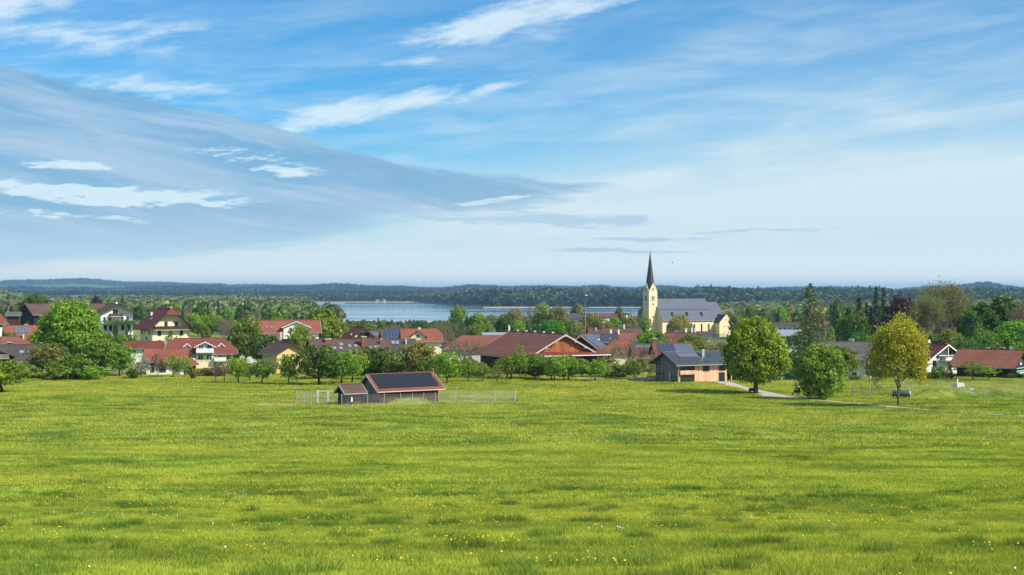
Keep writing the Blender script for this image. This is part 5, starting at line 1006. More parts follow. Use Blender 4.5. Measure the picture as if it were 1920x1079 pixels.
def car(u, row, rz, m, label, name='parked_car'):
    x, y = at(u, row); r = empty(name, (x, y, gz(x, y)), R(rz), label=label, cat='car')
    prof = [(-2.1, .35), (2.1, .35), (2.15, .62), (2.0, .82), (1.15, .95), (.55, 1.42), (-1.2, 1.46), (-1.9, 1.0), (-2.15, .9)]
    mb = MB(); mb.prism([(a, -.85, b) for a, b in prof[:5]]+[(a, -.85, b) for a, b in prof[7:]], (0, 1.7, 0)); mb.prism([(1.15, -.78, .94), (.55, -.68, 1.40), (-1.2, -.68, 1.44), (-1.9, -.78, .98)], (0, 1.4, 0)); mb.build('body', m, r)
    MB().box(-1.25, .55, -.70, .76, 1.435, 1.47).build('roof', m, r)
    for q in (-1, 1): MB().prism([(.95, q*.80, .97), (.48, q*.80, 1.34), (-1.1, q*.80, 1.36), (-1.65, q*.80, 1.0)], (0, q*.03, 0)).build('side_window', 'glass', r)
    MB().prism([(1.2, -.62, .98), (1.2, .62, .98), (.64, .58, 1.38), (.64, -.58, 1.38)], (.04, 0, .03)).build('windscreen', 'glass', r)
    MB().prism([(-1.93, -.6, 1.02), (-1.93, .6, 1.02), (-1.28, .56, 1.42), (-1.28, -.56, 1.42)], (-.04, 0, .03)).build('rear_window', 'glass', r)
    for q in (-.6, .6): MB().box(2.06, 2.14, q-.15, q+.15, .62, .76).build('headlight', 'glass_pale', r)
    for a in (-1.35, 1.35):
        for q in (-1, 1): w = MB().tube([(a, q*.80, .32), (a, q*.90, .32)], .32, 16).build('wheel', 'tyre', r); MB().tube([(a, q*.9, .32), (a, q*.92, .32)], .19, 10).build('rim', 'galv', w)
car(1349, 713.2, -72, 'carwhite', 'white car parked nose out under the orange timber carport'); car(1366, 712.5, -75, 'cardark', 'dark car parked in the shade on the right side of the carport')
car(1452, 713, 15, 'carblue', 'blue car parked behind the chestnut, left one of two'); car(1478, 712.5, -30, 'cardark', 'dark car parked between the chestnut and the field bush')
mp_ = empty('maypole', (X(1097, 560), 560, gz(X(1097, 560), 560)), 0, label='tall thin maypole with small cross arms rising above the village roofs', cat='maypole'); zt = zpx(533, 560)-mp_.location.z
MB().tube([(0, 0, -1), (0, 0, zt*.6), (0, 0, zt)], [.24, .17, .06], 10).build('pole', 'weathered_wood', mp_)
for k in range(9): zz = zpx(577+k*6.6, 560)-mp_.location.z; ww = 1.6 if k % 2 == 0 else 1.1; MB().box(-ww, ww, -.08, .08, zz, zz+.22).build('cross_arm', 'trim_brown', mp_)
MB().tube([(0, 0, zt*.80), (0, 0, zt*.80+.15)], .8, 14).build('wreath', 'dark_wood', mp_); MB().box(-.1, 1.0, -.05, .05, zt*.8+.5, zt*.8+.9).build('pennant', 'trim_white', mp_)
b = empty('bird', (X(1261, 300), 300, zpx(493, 300)), R(20), label='small dark bird flying right of the church spire', cat='bird')
MB().tube([(-.2, 0, 0), (-.1, 0, .02), (.08, 0, .02), (.2, 0, .0)], [.02, .07, .06, .01], 8).build('body', 'black', b, True)
for q in (-1, 1): MB().add([(.08, 0, .03), (-.08, 0, .03), (-.1, q*.28, .17), (.02, q*.45, .10)], [(0, 1, 2, 3)] if q > 0 else [(3, 2, 1, 0)]).build('wing', 'black', b)
def stack(u, row, w, hh, m, label, name='log_stack'):
    x, y = at(u, row); r = empty(name, (x, y, gz(x, y)), 0, label=label, cat='wood pile'); MB().box(-w/2, w/2, -.4, .4, -.1, hh).build('stacked_boards', m, r); MB().box(-w/2-.08, w/2+.08, -.48, .48, hh, hh+.06).build('cover', 'trim_pale', r)
    for q in (-w/2-.07, w/2+.01): MB().box(q, q+.06, -.4, .4, -.1, hh+.0).build('stake', 'weathered_wood', r)
stack(1190, 713, 1.1, .8, 'trim_white', 'small pale board pile left of the modern timber-clad house, leftmost of three'); stack(1204, 713, 3.4, .5, 'trim_pale', 'long low pale board pile, middle of three beside the timber-clad house'); stack(1222, 713, 2.0, .85, 'orange_wood', 'orange board pile closest to the timber-clad house')
fence('simple wooden rail over the board piles beside the timber-clad house', [(1180, 712.2), (1228, 712.2)], 1.1, 2.6, .05, 'weathered_wood', mesh=False)
x, y = at(215, 703); t_ = empty('garden_table', (x, y, gz(x, y)), 0, label='pale garden table with benches under the big maple on the left', cat='table'); MB().box(-2.2, 2.2, -.5, .5, .95, 1.08).build('tabletop', 'trim_pale', t_)
for q in (-1.8, 1.8): MB().box(q-.07, q+.07, -.3, .3, -.1, .949).build('leg', 'trim_brown', t_)
for q in (-.95, .8): MB().box(-2.0, 2.0, q, q+.3, .45, .52).build('bench_seat', 'trim_pale', t_)
x, y = at(50, 706); w_ = empty('garden_wall', (x, y, gz(x, y)), R(15), label='low white garden wall below the broad grey-brown house', cat='wall'); MB().box(-3, 3.2, -.15, .15, -.5, 1.6).build('wall_face', 'white_plaster', w_); MB().box(-3.1, 3.3, -.2, .2, 1.6, 1.7).build('coping', 'concrete', w_)

tt.scale = (.86, .86, .86)
# ---------------------------------------------------------------- trees, one by one
T = tree
T('orchard', 4, (736,), 674, 104, BGREEN, 'low round bright green orchard tree cut by the left edge of the photo', var=0)
T('chestnut', 130, 362, 564, 114, (.18, .30, .018), 'huge bright green maple towering over the roofs on the left', var=1)
T('round', 92, 322, 642, 72, OLIVE, 'olive green tree just left below the huge maple')
T('round', 188, 330, 634, 74, MGREEN, 'mid-green tree just right below the huge maple')
T('bush', 142, 316, 664, 74, MGREEN, 'broad green bush under the huge maple'); T('bush', 112, 312, 680, 60, MGREEN, 'low dark bush at meadow edge below the olive tree')
T('round', 224, 325, 644, 54, BGREEN, 'fresh green tree beside the pale garden table'); T('airy', 265, 318, 666, 34, (.30, .29, .22), 'whitish blossoming fruit tree left of the low white garage house')
T('bush', 172, 312, 686, 54, BGREEN, 'bright low bush right under the huge maple'); T('bush', 62, 318, 692, 40, DGREEN, 'small dark bush beside the low white garden wall')
T('airy', 295, 320, 664, 28, BROWN, 'thin brownish young tree in front of the low white garage house'); T('airy', 325, 322, 662, 36, BGREEN, 'young bright green tree in front of the low white garage house'); T('airy', 347, 322, 668, 26, BGREEN, 'slim young tree beside the brick porch')
T('round', 461, 372, 592, 58, MGREEN, 'tall dark tree beside the grey gabled house, its narrow upper crown over the villa roof'); T('round', 496, 360, 626, 62, DGREEN, 'dark green spreading tree left of the bright yellow house')
T('bush', 250, 316, 690, 22, DGREEN, 'small rounded shrub below the blossoming fruit tree'); T('bush', 400, 326, 689, 62, BROWN, 'low brownish hedge under the villa terrace', cat='hedge'); T('bush', 362, 316, 698, 10, DGREEN, 'small clipped round shrub near the brick porch')
OG = 'fruit trees along the meadow edge'
for (k, u, row, top, w, c, l) in (
    ('bare', 404, 718, 676, 26, BROWN, 'thin leafless fruit tree, leftmost of the orchard row below the villa'), ('airy', 421, 717, 679, 34, BROWN, 'crooked leaning brownish fruit tree below the villa'),
    ('orchard', 447, 719, 670, 40, BGREEN, 'bright green fruit tree with split trunk below the grey gabled house'), ('airy', 468, 715, 684, 38, DGREEN, 'darker fruit tree partly hidden behind the two left of the yellow house'),
    ('orchard', 491, 720, 673, 48, MGREEN, 'rounded fruit tree standing just before the dark spreading tree'), ('orchard', 541, 721, 664, 42, BGREEN, 'bright fruit tree directly in front of the bright yellow house'), ('airy', 556, 716, 676, 34, MGREEN, 'slender fruit tree between the yellow house and the big orchard tree'),
    ('orchard', 598, 722, 648, 80, DGREEN, 'largest dark orchard tree, left of the solar shed roof'), ('orchard', 640, 722, 660, 62, MGREEN, 'leaning orchard tree right behind the small hut'), ('orchard', 660, 718, 655, 54, BGREEN, 'bright orchard tree behind the left end of the shed roof'),
    ('orchard', 700, 712, 650, 68, DGREEN, 'dark orchard tree behind the middle of the solar shed'), ('orchard', 742, 712, 656, 70, MGREEN, 'wide orchard tree rising behind the solar panels of the shed'), ('round', 785, 712, 640, 66, OLIVE, 'taller olive tree behind the shed lamp pole'),
    ('orchard', 812, 714, 665, 50, MGREEN, 'orchard tree directly behind the orange lamp pole'), ('orchard', 838, 720, 660, 46, BGREEN, 'fruit tree with dark trunk just right of the shed roof'), ('airy', 878, 717, 668, 40, BGREEN, 'upright light green fruit tree beyond the right shed fence'),
    ('airy', 905, 716, 680, 34, MGREEN, 'small leaning fruit tree beyond the shed fence'), ('airy', 932, 718, 686, 36, OLIVE, 'yellowish low fruit tree above the end of the shed fence'), ('orchard', 958, 712, 664, 56, MGREEN, 'broad fruit tree left of the great barn gable'),
    ('airy', 975, 712, 648, 30, BGREEN, 'tall thin fruit tree reaching up over the barn roof'), ('orchard', 1003, 711, 664, 54, MGREEN, 'rounded fruit tree at the left corner of the barn gable'), ('orchard', 1040, 715, 667, 46, BGREEN, 'fruit tree in front of the left part of the barn gable'),
    ('orchard', 1066, 713, 664, 50, BGREEN, 'fruit tree in front of the middle of the barn gable'), ('orchard', 1116, 715, 674, 46, BGREEN, 'low bright fruit tree at the right end of the barn porch'), ('airy', 1135, 712, 682, 34, PALE, 'pale fruit tree at the start of the farm lane'),
    ('bush', 1160, 709, 686, 44, DGREEN, 'dark shrub left of the board piles'), ('orchard', 1189, 712, 673, 42, MGREEN, 'green fruit tree beside the leftmost board pile'), ('airy', 1217, 711, 676, 28, OLIVE, 'thin tree in front of the pale yellow house wall'),
    ('bare', 1266, 716, 664, 34, BROWN, 'bare slender tree against the timber-clad house front'), ('bare', 1316, 714, 655, 52, OLIVE, 'budding bare tree at the right end of the timber-clad house'), ('bare', 1344, 712, 636, 50, OLIVE, 'budding tree behind the carport')):
    T(k, u, (row,), top, w, c, l, OG)
B = lambda u, d, top, w, l, c=BROWN: T('bare', u, d, top, w, c, l)
B(872, 345, 632, 96, 'wide leafless tree in front of the long low rust-red roof'); B(835, 440, 600, 96, 'big twiggy bare tree behind the orange roofs'); B(1186, 350, 634, 92, 'large leafless tree in front of the orange-red tiled roof'); B(1140, 345, 645, 60, 'thin bare tree beside the solar wing of the barn', OLIVE); B(1000, 760, 572, 44, 'grey leafless tree left of the bright round tree'); B(1245, 420, 632, 40, 'bare tree rising behind the pale yellow house', OLIVE)
T('round', 1275, 690, 588, 44, WILL, 'x') and None
bpy.data.objects.remove(TREES[-1][0].children[0]); [bpy.data.objects.remove(q) for q in list(TREES[-1][0].children)]; bpy.data.objects.remove(TREES.pop()[0])
T('willow', 1275, 690, 587, 50, WILL, 'yellow-green weeping willow in front of the church nave')
T('tall', 602, 500, 577, 66, BGREEN, 'tall fresh green tree right of the large white house'); T('round', 628, 520, 596, 44, OLIVE, 'greyish tree right behind the tall fresh green tree'); T('round', 563, 425, 609, 44, BGREEN, 'round green tree in front of the pink striped gable')
T('round', 859, 700, 571, 34, BGREEN, 'tall slim green tree standing out against the lake'); T('round', 894, 640, 586, 48, BGREEN, 'full green tree just right of the tall slim one by the lake'); T('round', 1031, 560, 598, 52, (.08, .21, .02), 'bright round green tree left of the maypole')
T('round', 1108, 720, 586, 44, (.26, .24, .05), 'golden yellow-green tree just right of the maypole'); T('conifer', 1161, 640, 589, 24, CONI, 'dark pointed conifer left of the church tower'); T('round', 1016, 860, 566, 34, PALE, 'pale green tree against the lake left of the maypole'); T('round', 1048, 860, 573, 38, OLIVE, 'olive tree against the lake nearest the maypole')
T('round', 964, 900, 578, 34, (.20, .22, .07), 'pale yellow-green tree on the lake shore'); T('tall', 1161, 1050, 574, 18, (.18, .15, .05), 'narrow tan tree on the lake shore beside the red lakeside house'); T('tall', 1084, 980, 570, 34, PALE, 'light green tree behind the white lakeside house')
T('round', 1222, 430, 618, 56, BGREEN, 'fresh green tree below the church tower'); T('round', 1296, 520, 626, 46, MGREEN, 'green tree before the dark gabled house below the church'); T('round', 1312, 420, 636, 50, OLIVE, 'olive tree behind the roof of the timber-clad house'); T('round', 1290, 400, 640, 30, BGREEN, 'small bright tree just behind the slate roof ridge')
T('chestnut', 1417, (738,), 595, 118, (.19, .30, .018), 'large round horse chestnut with pale blossom beside the gravel path', var=0)
T('larch', 1518, 318, 534, 92, LARCH, 'very tall thin-crowned larch rising above everything right of the chestnut'); T('bigbush', 1538, (749,), 645, 96, (.19, .27, .03), 'large leafy field bush growing right beside the gravel path')
T('maple', 1684, (761,), 592, 100, YEL, 'yellow-green young maple with bare trunk standing alone in the meadow')
T('round', 1578, 316, 648, 60, OLIVE, 'olive green tree directly left of the grey roofed chalet'); T('round', 1500, 330, 655, 56, DGREEN, 'dark green tree in the gap between chestnut and field bush'); T('bare', 1470, 322, 660, 60, OLIVE, 'leafless tree just behind the right side of the chestnut'); T('bush', 1602, 312, 703, 22, OLIVE, 'small olive shrub by the old wooden fence')
T('bush', 1500, 318, 696, 46, DGREEN, 'dark low shrub behind the white marker post'); T('bush', 1450, 324, 700, 50, DGREEN, 'dark shrub behind the two parked cars')
T('conifer', 1590, 470, 580, 44, CONI, 'dark conifer left of the grey spruces on the right'); T('round', 1600, 450, 586, 52, DGREEN, 'very dark rounded tree above the wide grey roof'); T('conifer', 1612, 480, 556, 50, LARCH, 'grey-green spruce above the wide grey roof'); T('conifer', 1634, 470, 578, 44, CONI, 'dark spruce left of the yellow-green maple crown')
T('conifer', 1643, 560, 541, 28, CONI, 'very tall black-green fir, left of a pair on the right'); T('conifer', 1656, 560, 542, 26, CONI, 'very tall black-green fir, right of a pair'); T('round', 1690, 520, 552, 58, COPPER, 'dark copper beech with wine-red crown'); T('round', 1708, 480, 578, 40, COPPER, 'smaller copper-red tree below the copper beech')
T('poplar', 1772, 440, 528, 118, (.16, .18, .06), 'giant leafless poplar with fan of fine branches against the sky'); T('poplar', 1742, 420, 552, 70, (.15, .18, .06), 'tall budding poplar left below the giant poplar'); T('conifer', 1797, 450, 586, 34, CONI, 'dark conifer below the giant poplar')
T('tall', 1843, 430, 566, 66, (.075, .13, .025), 'tall rounded green tree right of the giant poplar'); T('round', 1818, 420, 580, 44, DGREEN, 'dark green tree between the giant poplar and the tall rounded tree'); T('tall', 1883, 440, 548, 70, (.095, .14, .032), 'tall feathery light green tree near the right edge'); T('round', 1905, 400, 600, 72, BGREEN, 'bright green tree above the roofs at the right edge'); T('bare', 1915, 430, 560, 60, BROWN, 'brownish bare tree at the far right edge')
T('round', 1812, 380, 632, 42, (.07, .19, .03), 'vivid green round tree behind the white chalet'); T('round', 1838, 385, 630, 34, (.07, .18, .03), 'vivid green round tree, right of its twin behind the white chalet'); T('conifer', 1879, 380, 640, 20, (.10, .12, .02), 'small yellow-green cypress above the dark timber house')
T('tall', 1776, 392, 618, 40, OLIVE, 'olive pointed tree just left of the white chalet ridge'); T('column', 1781, 316, 682, 18, CONI, 'dark pointed cypress in front of the white chalet'); T('bush', 1760, 314, 686, 30, MGREEN, 'green bush in front of the white chalet'); T('airy', 1824, 312, 676, 50, MGREEN, 'garden fruit tree in front of the left wall of the dark timber house'); T('airy', 1853, 311, 686, 34, BGREEN, 'smaller garden fruit tree in front of the dark timber house')
T('round', 1640, 372, 630, 60, (.15, .20, .04), 'blossoming pale green tree between the grey chalet and the maple'); T('round', 1614, 400, 622, 40, (.07, .18, .03), 'bright green tree directly above the grey chalet roof'); T('bush', 1905, 318, 704, 40, DGREEN, 'dark hedge shrub at the right edge by the timber house'); T('bush', 1720, 320, 690, 40, DGREEN, 'dark shrubbery behind the tank trailer'); T('bush', 1655, 322, 694, 50, DGREEN, 'dark shrubbery behind the lamp post'); T('bush', 1742, 318, 700, 34, OLIVE, 'low shrub left of the green bush by the white chalet')
T('tall', 1570, 620, 558, 24, (.10, .18, .04), 'narrow light green tree behind the larch'); T('conifer', 1558, 640, 568, 16, CONI, 'narrow dark conifer right behind the larch')
T('round', 65, 640, 549, 46, DGREEN, 'dark green tree behind the black timber barn'); T('conifer', 229, 640, 556, 20, (.06, .13, .03), 'pointed green tree rising behind the white farmhouse'); T('tall', 262, 560, 569, 24, (.08, .15, .035), 'narrow light green tree right of the white farmhouse'); T('round', 180, 900, 551, 17, COPPER, 'small dark copper tree far behind the farmhouse roof')
T('bush', 198, 478, 624, 36, MGREEN, 'round garden bush on the bank below the white farmhouse', 'garden bushes below the farmhouse'); T('bush', 232, 470, 625, 44, MGREEN, 'wide garden bush on the bank, right part, below the white farmhouse', 'garden bushes below the farmhouse'); T('bush', 60, 395, 628, 34, BGREEN, 'rounded yellow-green shrub between the orange and grey-brown roofs')
T('airy', 322, 408, 622, 28, OLIVE, 'sparse tree in front of the tall pale yellow house wall'); T('bush', 218, 492, 600, 10, DGREEN, 'small dark shrub on the terrace of the white farmhouse')
T('round', 398, 640, 588, 46, BGREEN, 'leafy green tree in the gap right of the tall pale yellow house'); T('bare', 425, 620, 590, 56, (.16, .11, .06), 'rusty brown bare tree behind the villa roof'); T('round', 372, 560, 600, 34, MGREEN, 'mid-green tree directly behind the tall pale yellow house'); T('bare', 440, 470, 600, 40, (.10, .08, .05), 'dark bare tree left of the tall dark tree')
T('round', 14, 400, 622, 40, DGREEN, 'dark garden tree at the left end of the orange roofed timber house'); T('round', 690, 640, 603, 40, (.17, .20, .05), 'pale yellow-green tree standing before the left end of the lake')
for k in range(11): T('conifer', 1348+k*5.2+random.uniform(-1.5, 1.5), 3060, 537.5+random.uniform(0, 3.5)+(5 if k in (0, 2) else 0), 8, (.03, .055, .03), 'tall dark spruce rising from the headland skyline between church roof and chestnut', 'tall spruces on the headland skyline')
# creeper on the farmhouse terrace
cr_ = crown_blob(201, 1.2, 6.6, 0, 170, 14, .20, lob=.1, top=.5); v_ = cr_[0].copy(); v_[:, 1] *= .22; g = np.random.RandomState(3); me = npmesh('creeper', v_, cr_[1], ['leaf'], cr_[2])
o = inst('creeper', me, fh.root, fh.F('R') @ Matrix.Translation((.6, -3.0, fh.Z(607)))); o.color = (.08, .16, .03, 1)
for uu in (-1.4, 2.7): v2 = cr_[0].copy(); v2[:, 0] *= .09; v2[:, 1] *= .06; v2[:, 2] *= 3.2; o = inst('creeper', npmesh('creeper', v2, cr_[1], ['leaf'], cr_[2]), fh.root, fh.F('R') @ Matrix.Translation((uu, -3.0, 0))); o.color = (.08, .16, .03, 1)
# village greenery: many more trees, each its own object, labelled from what it stands beside
def unit(n): return ['one', 'two', 'three', 'four', 'five', 'six', 'seven', 'eight', 'nine', 'ten', 'eleven', 'twelve', 'thirteen', 'fourteen', 'fifteen', 'sixteen', 'seventeen', 'eighteen'][n-1]
g = random.Random(21); AUTO = []
CN = {'bright green': BGREEN, 'mid-green': MGREEN, 'dark green': DGREEN, 'olive': OLIVE, 'pale green': PALE, 'dark conifer green': CONI, 'brown': BROWN}
def auto(kind, u, d, top, w, cn):
    r = tree(kind, u, d, top, w, CN[cn], 'tree', 'trees among and behind the village houses'); AUTO.append((r, kind, u, d, cn))
bands = [  # u0, u1, d0, d1, n, top0, top1, width0, width1
    (0, 180, 680, 980, 12, 566, 584, 18, 34), (180, 620, 620, 1040, 34, 566, 596, 16, 36), (380, 620, 460, 640, 8, 590, 612, 30, 44), (620, 850, 620, 900, 22, 597, 609, 16, 34),
    (850, 1200, 560, 900, 30, 583, 606, 20, 40), (1160, 1210, 700, 1000, 5, 586, 600, 20, 34), (1375, 1600, 700, 1050, 26, 570, 592, 18, 34), (1400, 1560, 420, 600, 9, 600, 630, 26, 40), (1600, 1740, 520, 800, 12, 566, 592, 24, 44), (1700, 1920, 500, 760, 16, 560, 590, 30, 50),
    (1640, 1920, 380, 470, 12, 606, 640, 30, 50), (0, 60, 420, 520, 3, 600, 618, 20, 30), (700, 900, 420, 560, 5, 608, 622, 24, 40), (1180, 1420, 340, 470, 7, 640, 662, 26, 40), (560, 1150, 306, 330, 16, 668, 684, 40, 60)]
for (u0, u1, d0, d1, n, t0, t1, w0, w1) in bands:
    for i in range(n):
        u = u0+(u1-u0)*(i+g.random())/n; d = g.uniform(d0, d1); wt_ = (t0 > 595 and u < 1160 and d > 500)
        front = d1 == 330
        kind = g.choices(['round', 'tall', 'conifer', 'bare', 'bush'], [5, 2.5, 2.0 if d0 > 500 else .6, 1.5, .0] if not front else [1, 0, 0, .0, 1.4])[0]; cn = {'conifer': 'dark conifer green', 'bare': 'brown'}.get(kind) or g.choices(['bright green', 'mid-green', 'dark green', 'olive', 'pale green'], [2, 4, 2.5, 4, 1.6 if not front else .2])[0]
        w = g.uniform(w0, w1)*(.6 if kind in ('conifer', 'tall') else 1); auto(kind, u, d, g.uniform(t0, t1), w, cn)
KN = {'round': 'broadleaf tree', 'tall': 'tall tree', 'conifer': 'pointed conifer', 'bare': 'leafless tree', 'bush': 'leafy bush'}
lm = [(hh.u, hh.d, hh.landmark) for hh in HOUSES if hh.landmark]+[(1219, 850, 'church tower'), (1320, 860, 'church nave'), (1097, 560, 'maypole'), (1417, 262, 'big chestnut'), (1518, 318, 'tall larch'), (1684, 222, 'yellow-green maple'), (1772, 440, 'giant poplar'), (130, 362, 'huge maple')]
grp = {}
for (r, kind, u, d, cn) in AUTO:
    lu, ld, ln = min(lm, key=lambda q: abs(q[0]-u)); side = 'left of' if u < lu-14 else ('right of' if u > lu+14 else 'right')
    rel = ('behind' if d > ld else 'in front of'); pos = ('%s, %s of' % (rel, 'left' if u < lu else 'right')) if abs(u-lu) > 14 else 'directly '+rel
    c_ = '' if kind == 'conifer' else cn+' '
    grp.setdefault((c_+KN[kind], pos+' the '+ln), []).append((u, r))
for (a, b), L in grp.items():
    L.sort(key=lambda q: q[0])
    for i, (u, r) in enumerate(L):
        if len(L) == 1: r['label'] = a+' '+b
        else: r['label'] = (['leftmost', 'second from left', 'third from left', 'fourth from left', 'fifth from left', 'sixth from left', 'seventh from left', 'eighth from left', 'ninth from left'][min(i, 8)] if i < len(L)-1 else 'rightmost')+' '+a+' '+b

# ---------------------------------------------------------------- meadow grass and flowers
def vnoise(x, y, seed=0):
    xi, yi = np.floor(x).astype(int), np.floor(y).astype(int); fx, fy = x-xi, y-yi; fx, fy = fx*fx*(3-2*fx), fy*fy*(3-2*fy)
    def hh(a, b): n = (a*374761393+b*668265263+seed*1442695041) & 0x7fffffff; n = ((n ^ (n >> 13))*1274126177) & 0x7fffffff; return ((n ^ (n >> 16)) & 0xffff)/65535.
    return (hh(xi, yi)*(1-fx)+hh(xi+1, yi)*fx)*(1-fy)+(hh(xi, yi+1)*(1-fx)+hh(xi+1, yi+1)*fx)*fy
def fbm(x, y, s=0): return (vnoise(x, y, s)+.5*vnoise(x*2.1+9, y*2.1, s+1)+.25*vnoise(x*4.3, y*4.3+5, s+2))/1.75
def tuft(name, seed, n, rad, hgt, wid, m):
    g = np.random.RandomState(seed); a = g.rand(n)*6.283; r = rad*np.sqrt(g.rand(n)); bx, by = r*np.cos(a), r*np.sin(a); ln = hgt*(.55+.6*g.rand(n)); la = g.rand(n)*6.283; le = ln*(.25+.45*g.rand(n)); w = wid*(.7+.6*g.rand(n)); pa = g.rand(n)*6.283
    wx, wy = w*np.cos(pa)/2, w*np.sin(pa)/2; z0 = np.zeros(n)-.02; mx, my = bx+np.cos(la)*le*.35, by+np.sin(la)*le*.35; tx, ty = bx+np.cos(la)*le, by+np.sin(la)*le
    vs = np.stack([np.stack([bx-wx, by-wy, z0], 1), np.stack([bx+wx, by+wy, z0], 1), np.stack([mx+wx*.8, my+wy*.8, ln*.6], 1), np.stack([mx-wx*.8, my-wy*.8, ln*.6], 1), np.stack([tx, ty, ln], 1)], 1).reshape(-1, 3)
    i = np.arange(n)*5; q = np.concatenate([np.stack([i, i+1, i+2, i+3], 1), np.stack([i+3, i+2, i+4, i+4], 1)]); f = [tuple(k) if k[2] != k[3] else tuple(k[:3]) for k in q.tolist()]
    me = bpy.data.meshes.new(name); me.from_pydata(vs.tolist(), [], f); me.materials.append(M[m]); c = g.rand(n); at_ = me.attributes.new('leaf', 'FLOAT', 'FACE'); at_.data.foreach_set('value', np.concatenate([c, c]).astype(np.float32)); return me
def gsrc(name, me, x, y, label, cat='grass'):
    o = inst(name, me); o.location = (x, y, gz(x, y)); return tag(o, label, cat, kind='stuff')
def onpath(x, y):
    k = np.zeros(len(x), bool)
    for Q in PATHS:
        for c, w in Q: k |= (np.hypot(x-c.x, y-c.y) < w*.5)
    return k
def inhouse(x, y):
    k = np.zeros(len(x), bool)
    for hh in HOUSES:
        if hh.d < 360:
            c, s_ = math.cos(-hh.rz), math.sin(-hh.rz); dx, dy = x-hh.root.location.x, y-hh.root.location.y; k |= (np.abs(dx*c-dy*s_) < hh.L/2+.1) & (np.abs(dx*s_+dy*c) < hh.W/2+.1)
    return k
gr_ = np.random.RandomState(77)
def field(n, d0, d1, hw=.43):
    d = np.sqrt(gr_.rand(n)*(d1*d1-d0*d0)+d0*d0); return (gr_.rand(n)*2-1)*hw*d, d
def put(name, x, y, smin, smax, src, label, cat='grass', zoff=0.0, zs=1.0):
    k = ~onpath(x, y) & ~inhouse(x, y); x, y = x[k], y[k]; n = len(x); z = ground(x, y)
    for mx, my, rx, ry, hh in MOUNDS:
        t = np.hypot((x-mx)/rx, (y-my)/ry); z = z+np.where(t < 1, hh*(np.cos(np.clip(t, 0, 1)*math.pi)*.5+.5), 0)
    s = smin+(smax-smin)*gr_.rand(n); scatter(name, np.stack([x, y, z+zoff], 1), np.stack([s, s, s*zs], 1), np.stack([gr_.normal(size=n)*.08, gr_.normal(size=n)*.08, gr_.rand(n)*6.283], 1), src, label, cat)
t1 = gsrc('grass_tuft', tuft('grass_tuft', 1, 30, .19, .105, .010, 'grass'), .4, 27, 'fine green grass tuft in the nearest part of the meadow')
t2 = gsrc('coarse_grass_tuft', tuft('coarse_grass_tuft', 2, 28, .38, .13, .024, 'grass'), 1.0, 62, 'green grass tuft in the middle of the meadow')
t3 = gsrc('wide_grass_tuft', tuft('wide_grass_tuft', 3, 26, .8, .18, .06, 'grass'), 3.0, 132, 'green grass tuft in the far part of the meadow')
t4 = gsrc('tussock', tuft('tussock', 4, 60, .26, .26, .011, 'grass_dark'), 2.0, 33, 'tall dark green grass tussock in the near meadow')
t5 = gsrc('wide_tussock', tuft('wide_tussock', 5, 40, .8, .36, .05, 'grass_dark'), -14.0, 120, 'tall dark green grass tussock in the far meadow')
x, y = field(72000, 17, 62); put('near_grass', x, y, .7, 1.35, t1, 'short green grass of the nearest meadow')
x, y = field(52000, 58, 135); put('middle_grass', x, y, .7, 1.4, t2, 'green grass of the middle meadow')
x, y = field(52000, 130, 335); put('far_grass', x, y, .6, 1.3, t3, 'green grass of the far meadow')
x, y = field(90000, 17, 75); k = gr_.rand(len(x)) < sst(fbm(x*1.0, y*.65, 5)*.78+fbm(x*2.4, y*1.9, 6)*.32, .68, .82)*(.25+.8*sst(fbm(x*.09, y*.06, 8), .38, .6)); x, y = x[k], y[k]; put('dark_tussocks', x, y, .35, 1.25, t4, 'patches of taller dark grass in the near meadow')
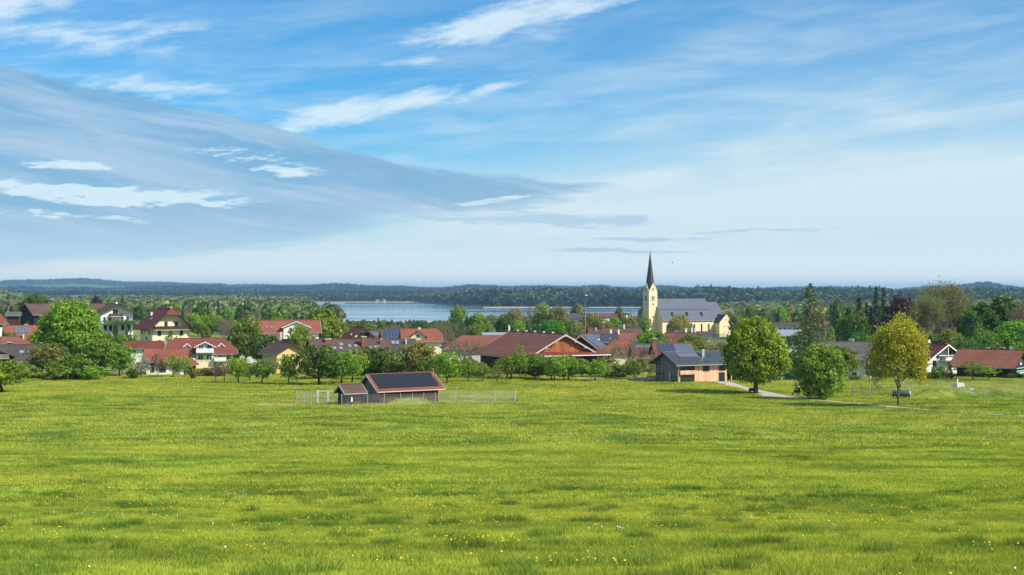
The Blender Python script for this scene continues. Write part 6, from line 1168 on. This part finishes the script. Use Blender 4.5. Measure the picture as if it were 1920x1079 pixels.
x, y = field(90000, 70, 330); k = gr_.rand(len(x)) < .6*sst(fbm(x*.35, y*.16, 15)*.75+fbm(x*.9, y*.5, 16)*.35, .64, .82)*(.2+.8*sst(fbm(x*.03, y*.05, 18), .35, .6)); x, y = x[k], y[k]; put('far_dark_tussocks', x, y, .25, .75, t5, 'patches of taller dark grass in the far meadow')
def flower(name, kind, mats):
    mb = MB(); mb.tube([(0, 0, 0), (.01, .005, .12), (.0, .0, .24)], .004, 3, 0, cap=False)
    if kind == 'y': mb.tube([(0, 0, .235), (0, 0, .245), (0, 0, .265)], [.009, .026, .011], 7, 1)
    else: mb.tube([(0, 0, .231), (0, 0, .238), (0, 0, .25), (0, 0, .262), (0, 0, .269)], [.006, .015, .021, .015, .006], 8, 1)
    return mb.mesh(name, mats)
f1 = gsrc('dandelion', flower('dandelion', 'y', ['stem', 'yellow']), -3.0, 26.5, 'yellow dandelion flower in the near meadow', 'flower'); f2 = gsrc('dandelion_clock', flower('dandelion_clock', 'w', ['stem', 'seed']), 1.5, 28, 'white dandelion seed head in the near meadow', 'flower')
def clusters(n, d0, d1, kmin, kmax, sd):
    cx_, cy_ = field(n, d0, d1); X_, Y_ = [], []
    for a, b in zip(cx_, cy_):
        k = int(kmin+(kmax-kmin)*gr_.rand()**2.2); s = sd*(.4+gr_.rand()); X_.append(a+gr_.normal(size=k)*s*1.3); Y_.append(b+gr_.normal(size=k)*s)
    return np.concatenate(X_), np.concatenate(Y_)
x, y = clusters(190, 20, 90, 1, 22, .7); put('dandelions', x, y, .7, 1.2, f1, 'yellow dandelions scattered through the near meadow', 'flowers')
x, y = clusters(480, 70, 330, 2, 26, 1.6); k = gr_.rand(len(x)) < .35+.65*sst(y, 120, 260); put('far_dandelions', x[k], y[k], 1.1, 1.7, f1, 'yellow flowers scattered through the far meadow', 'flowers')
x, y = field(16000, 245, 335); k = fbm(x*.08, y*.12, 31) > .55; put('yellow_flower_strip', x[k], y[k], 1.1, 1.7, f1, 'band of yellow flowers before the orchard', 'flowers')
x, y = clusters(110, 20, 110, 1, 6, .7); put('seed_heads', x, y, .8, 1.2, f2, 'white dandelion seed heads in the near meadow', 'flowers')
x, y = clusters(200, 100, 320, 1, 10, 1.5); put('far_seed_heads', x, y, .9, 1.4, f2, 'white seed heads in the far meadow', 'flowers')
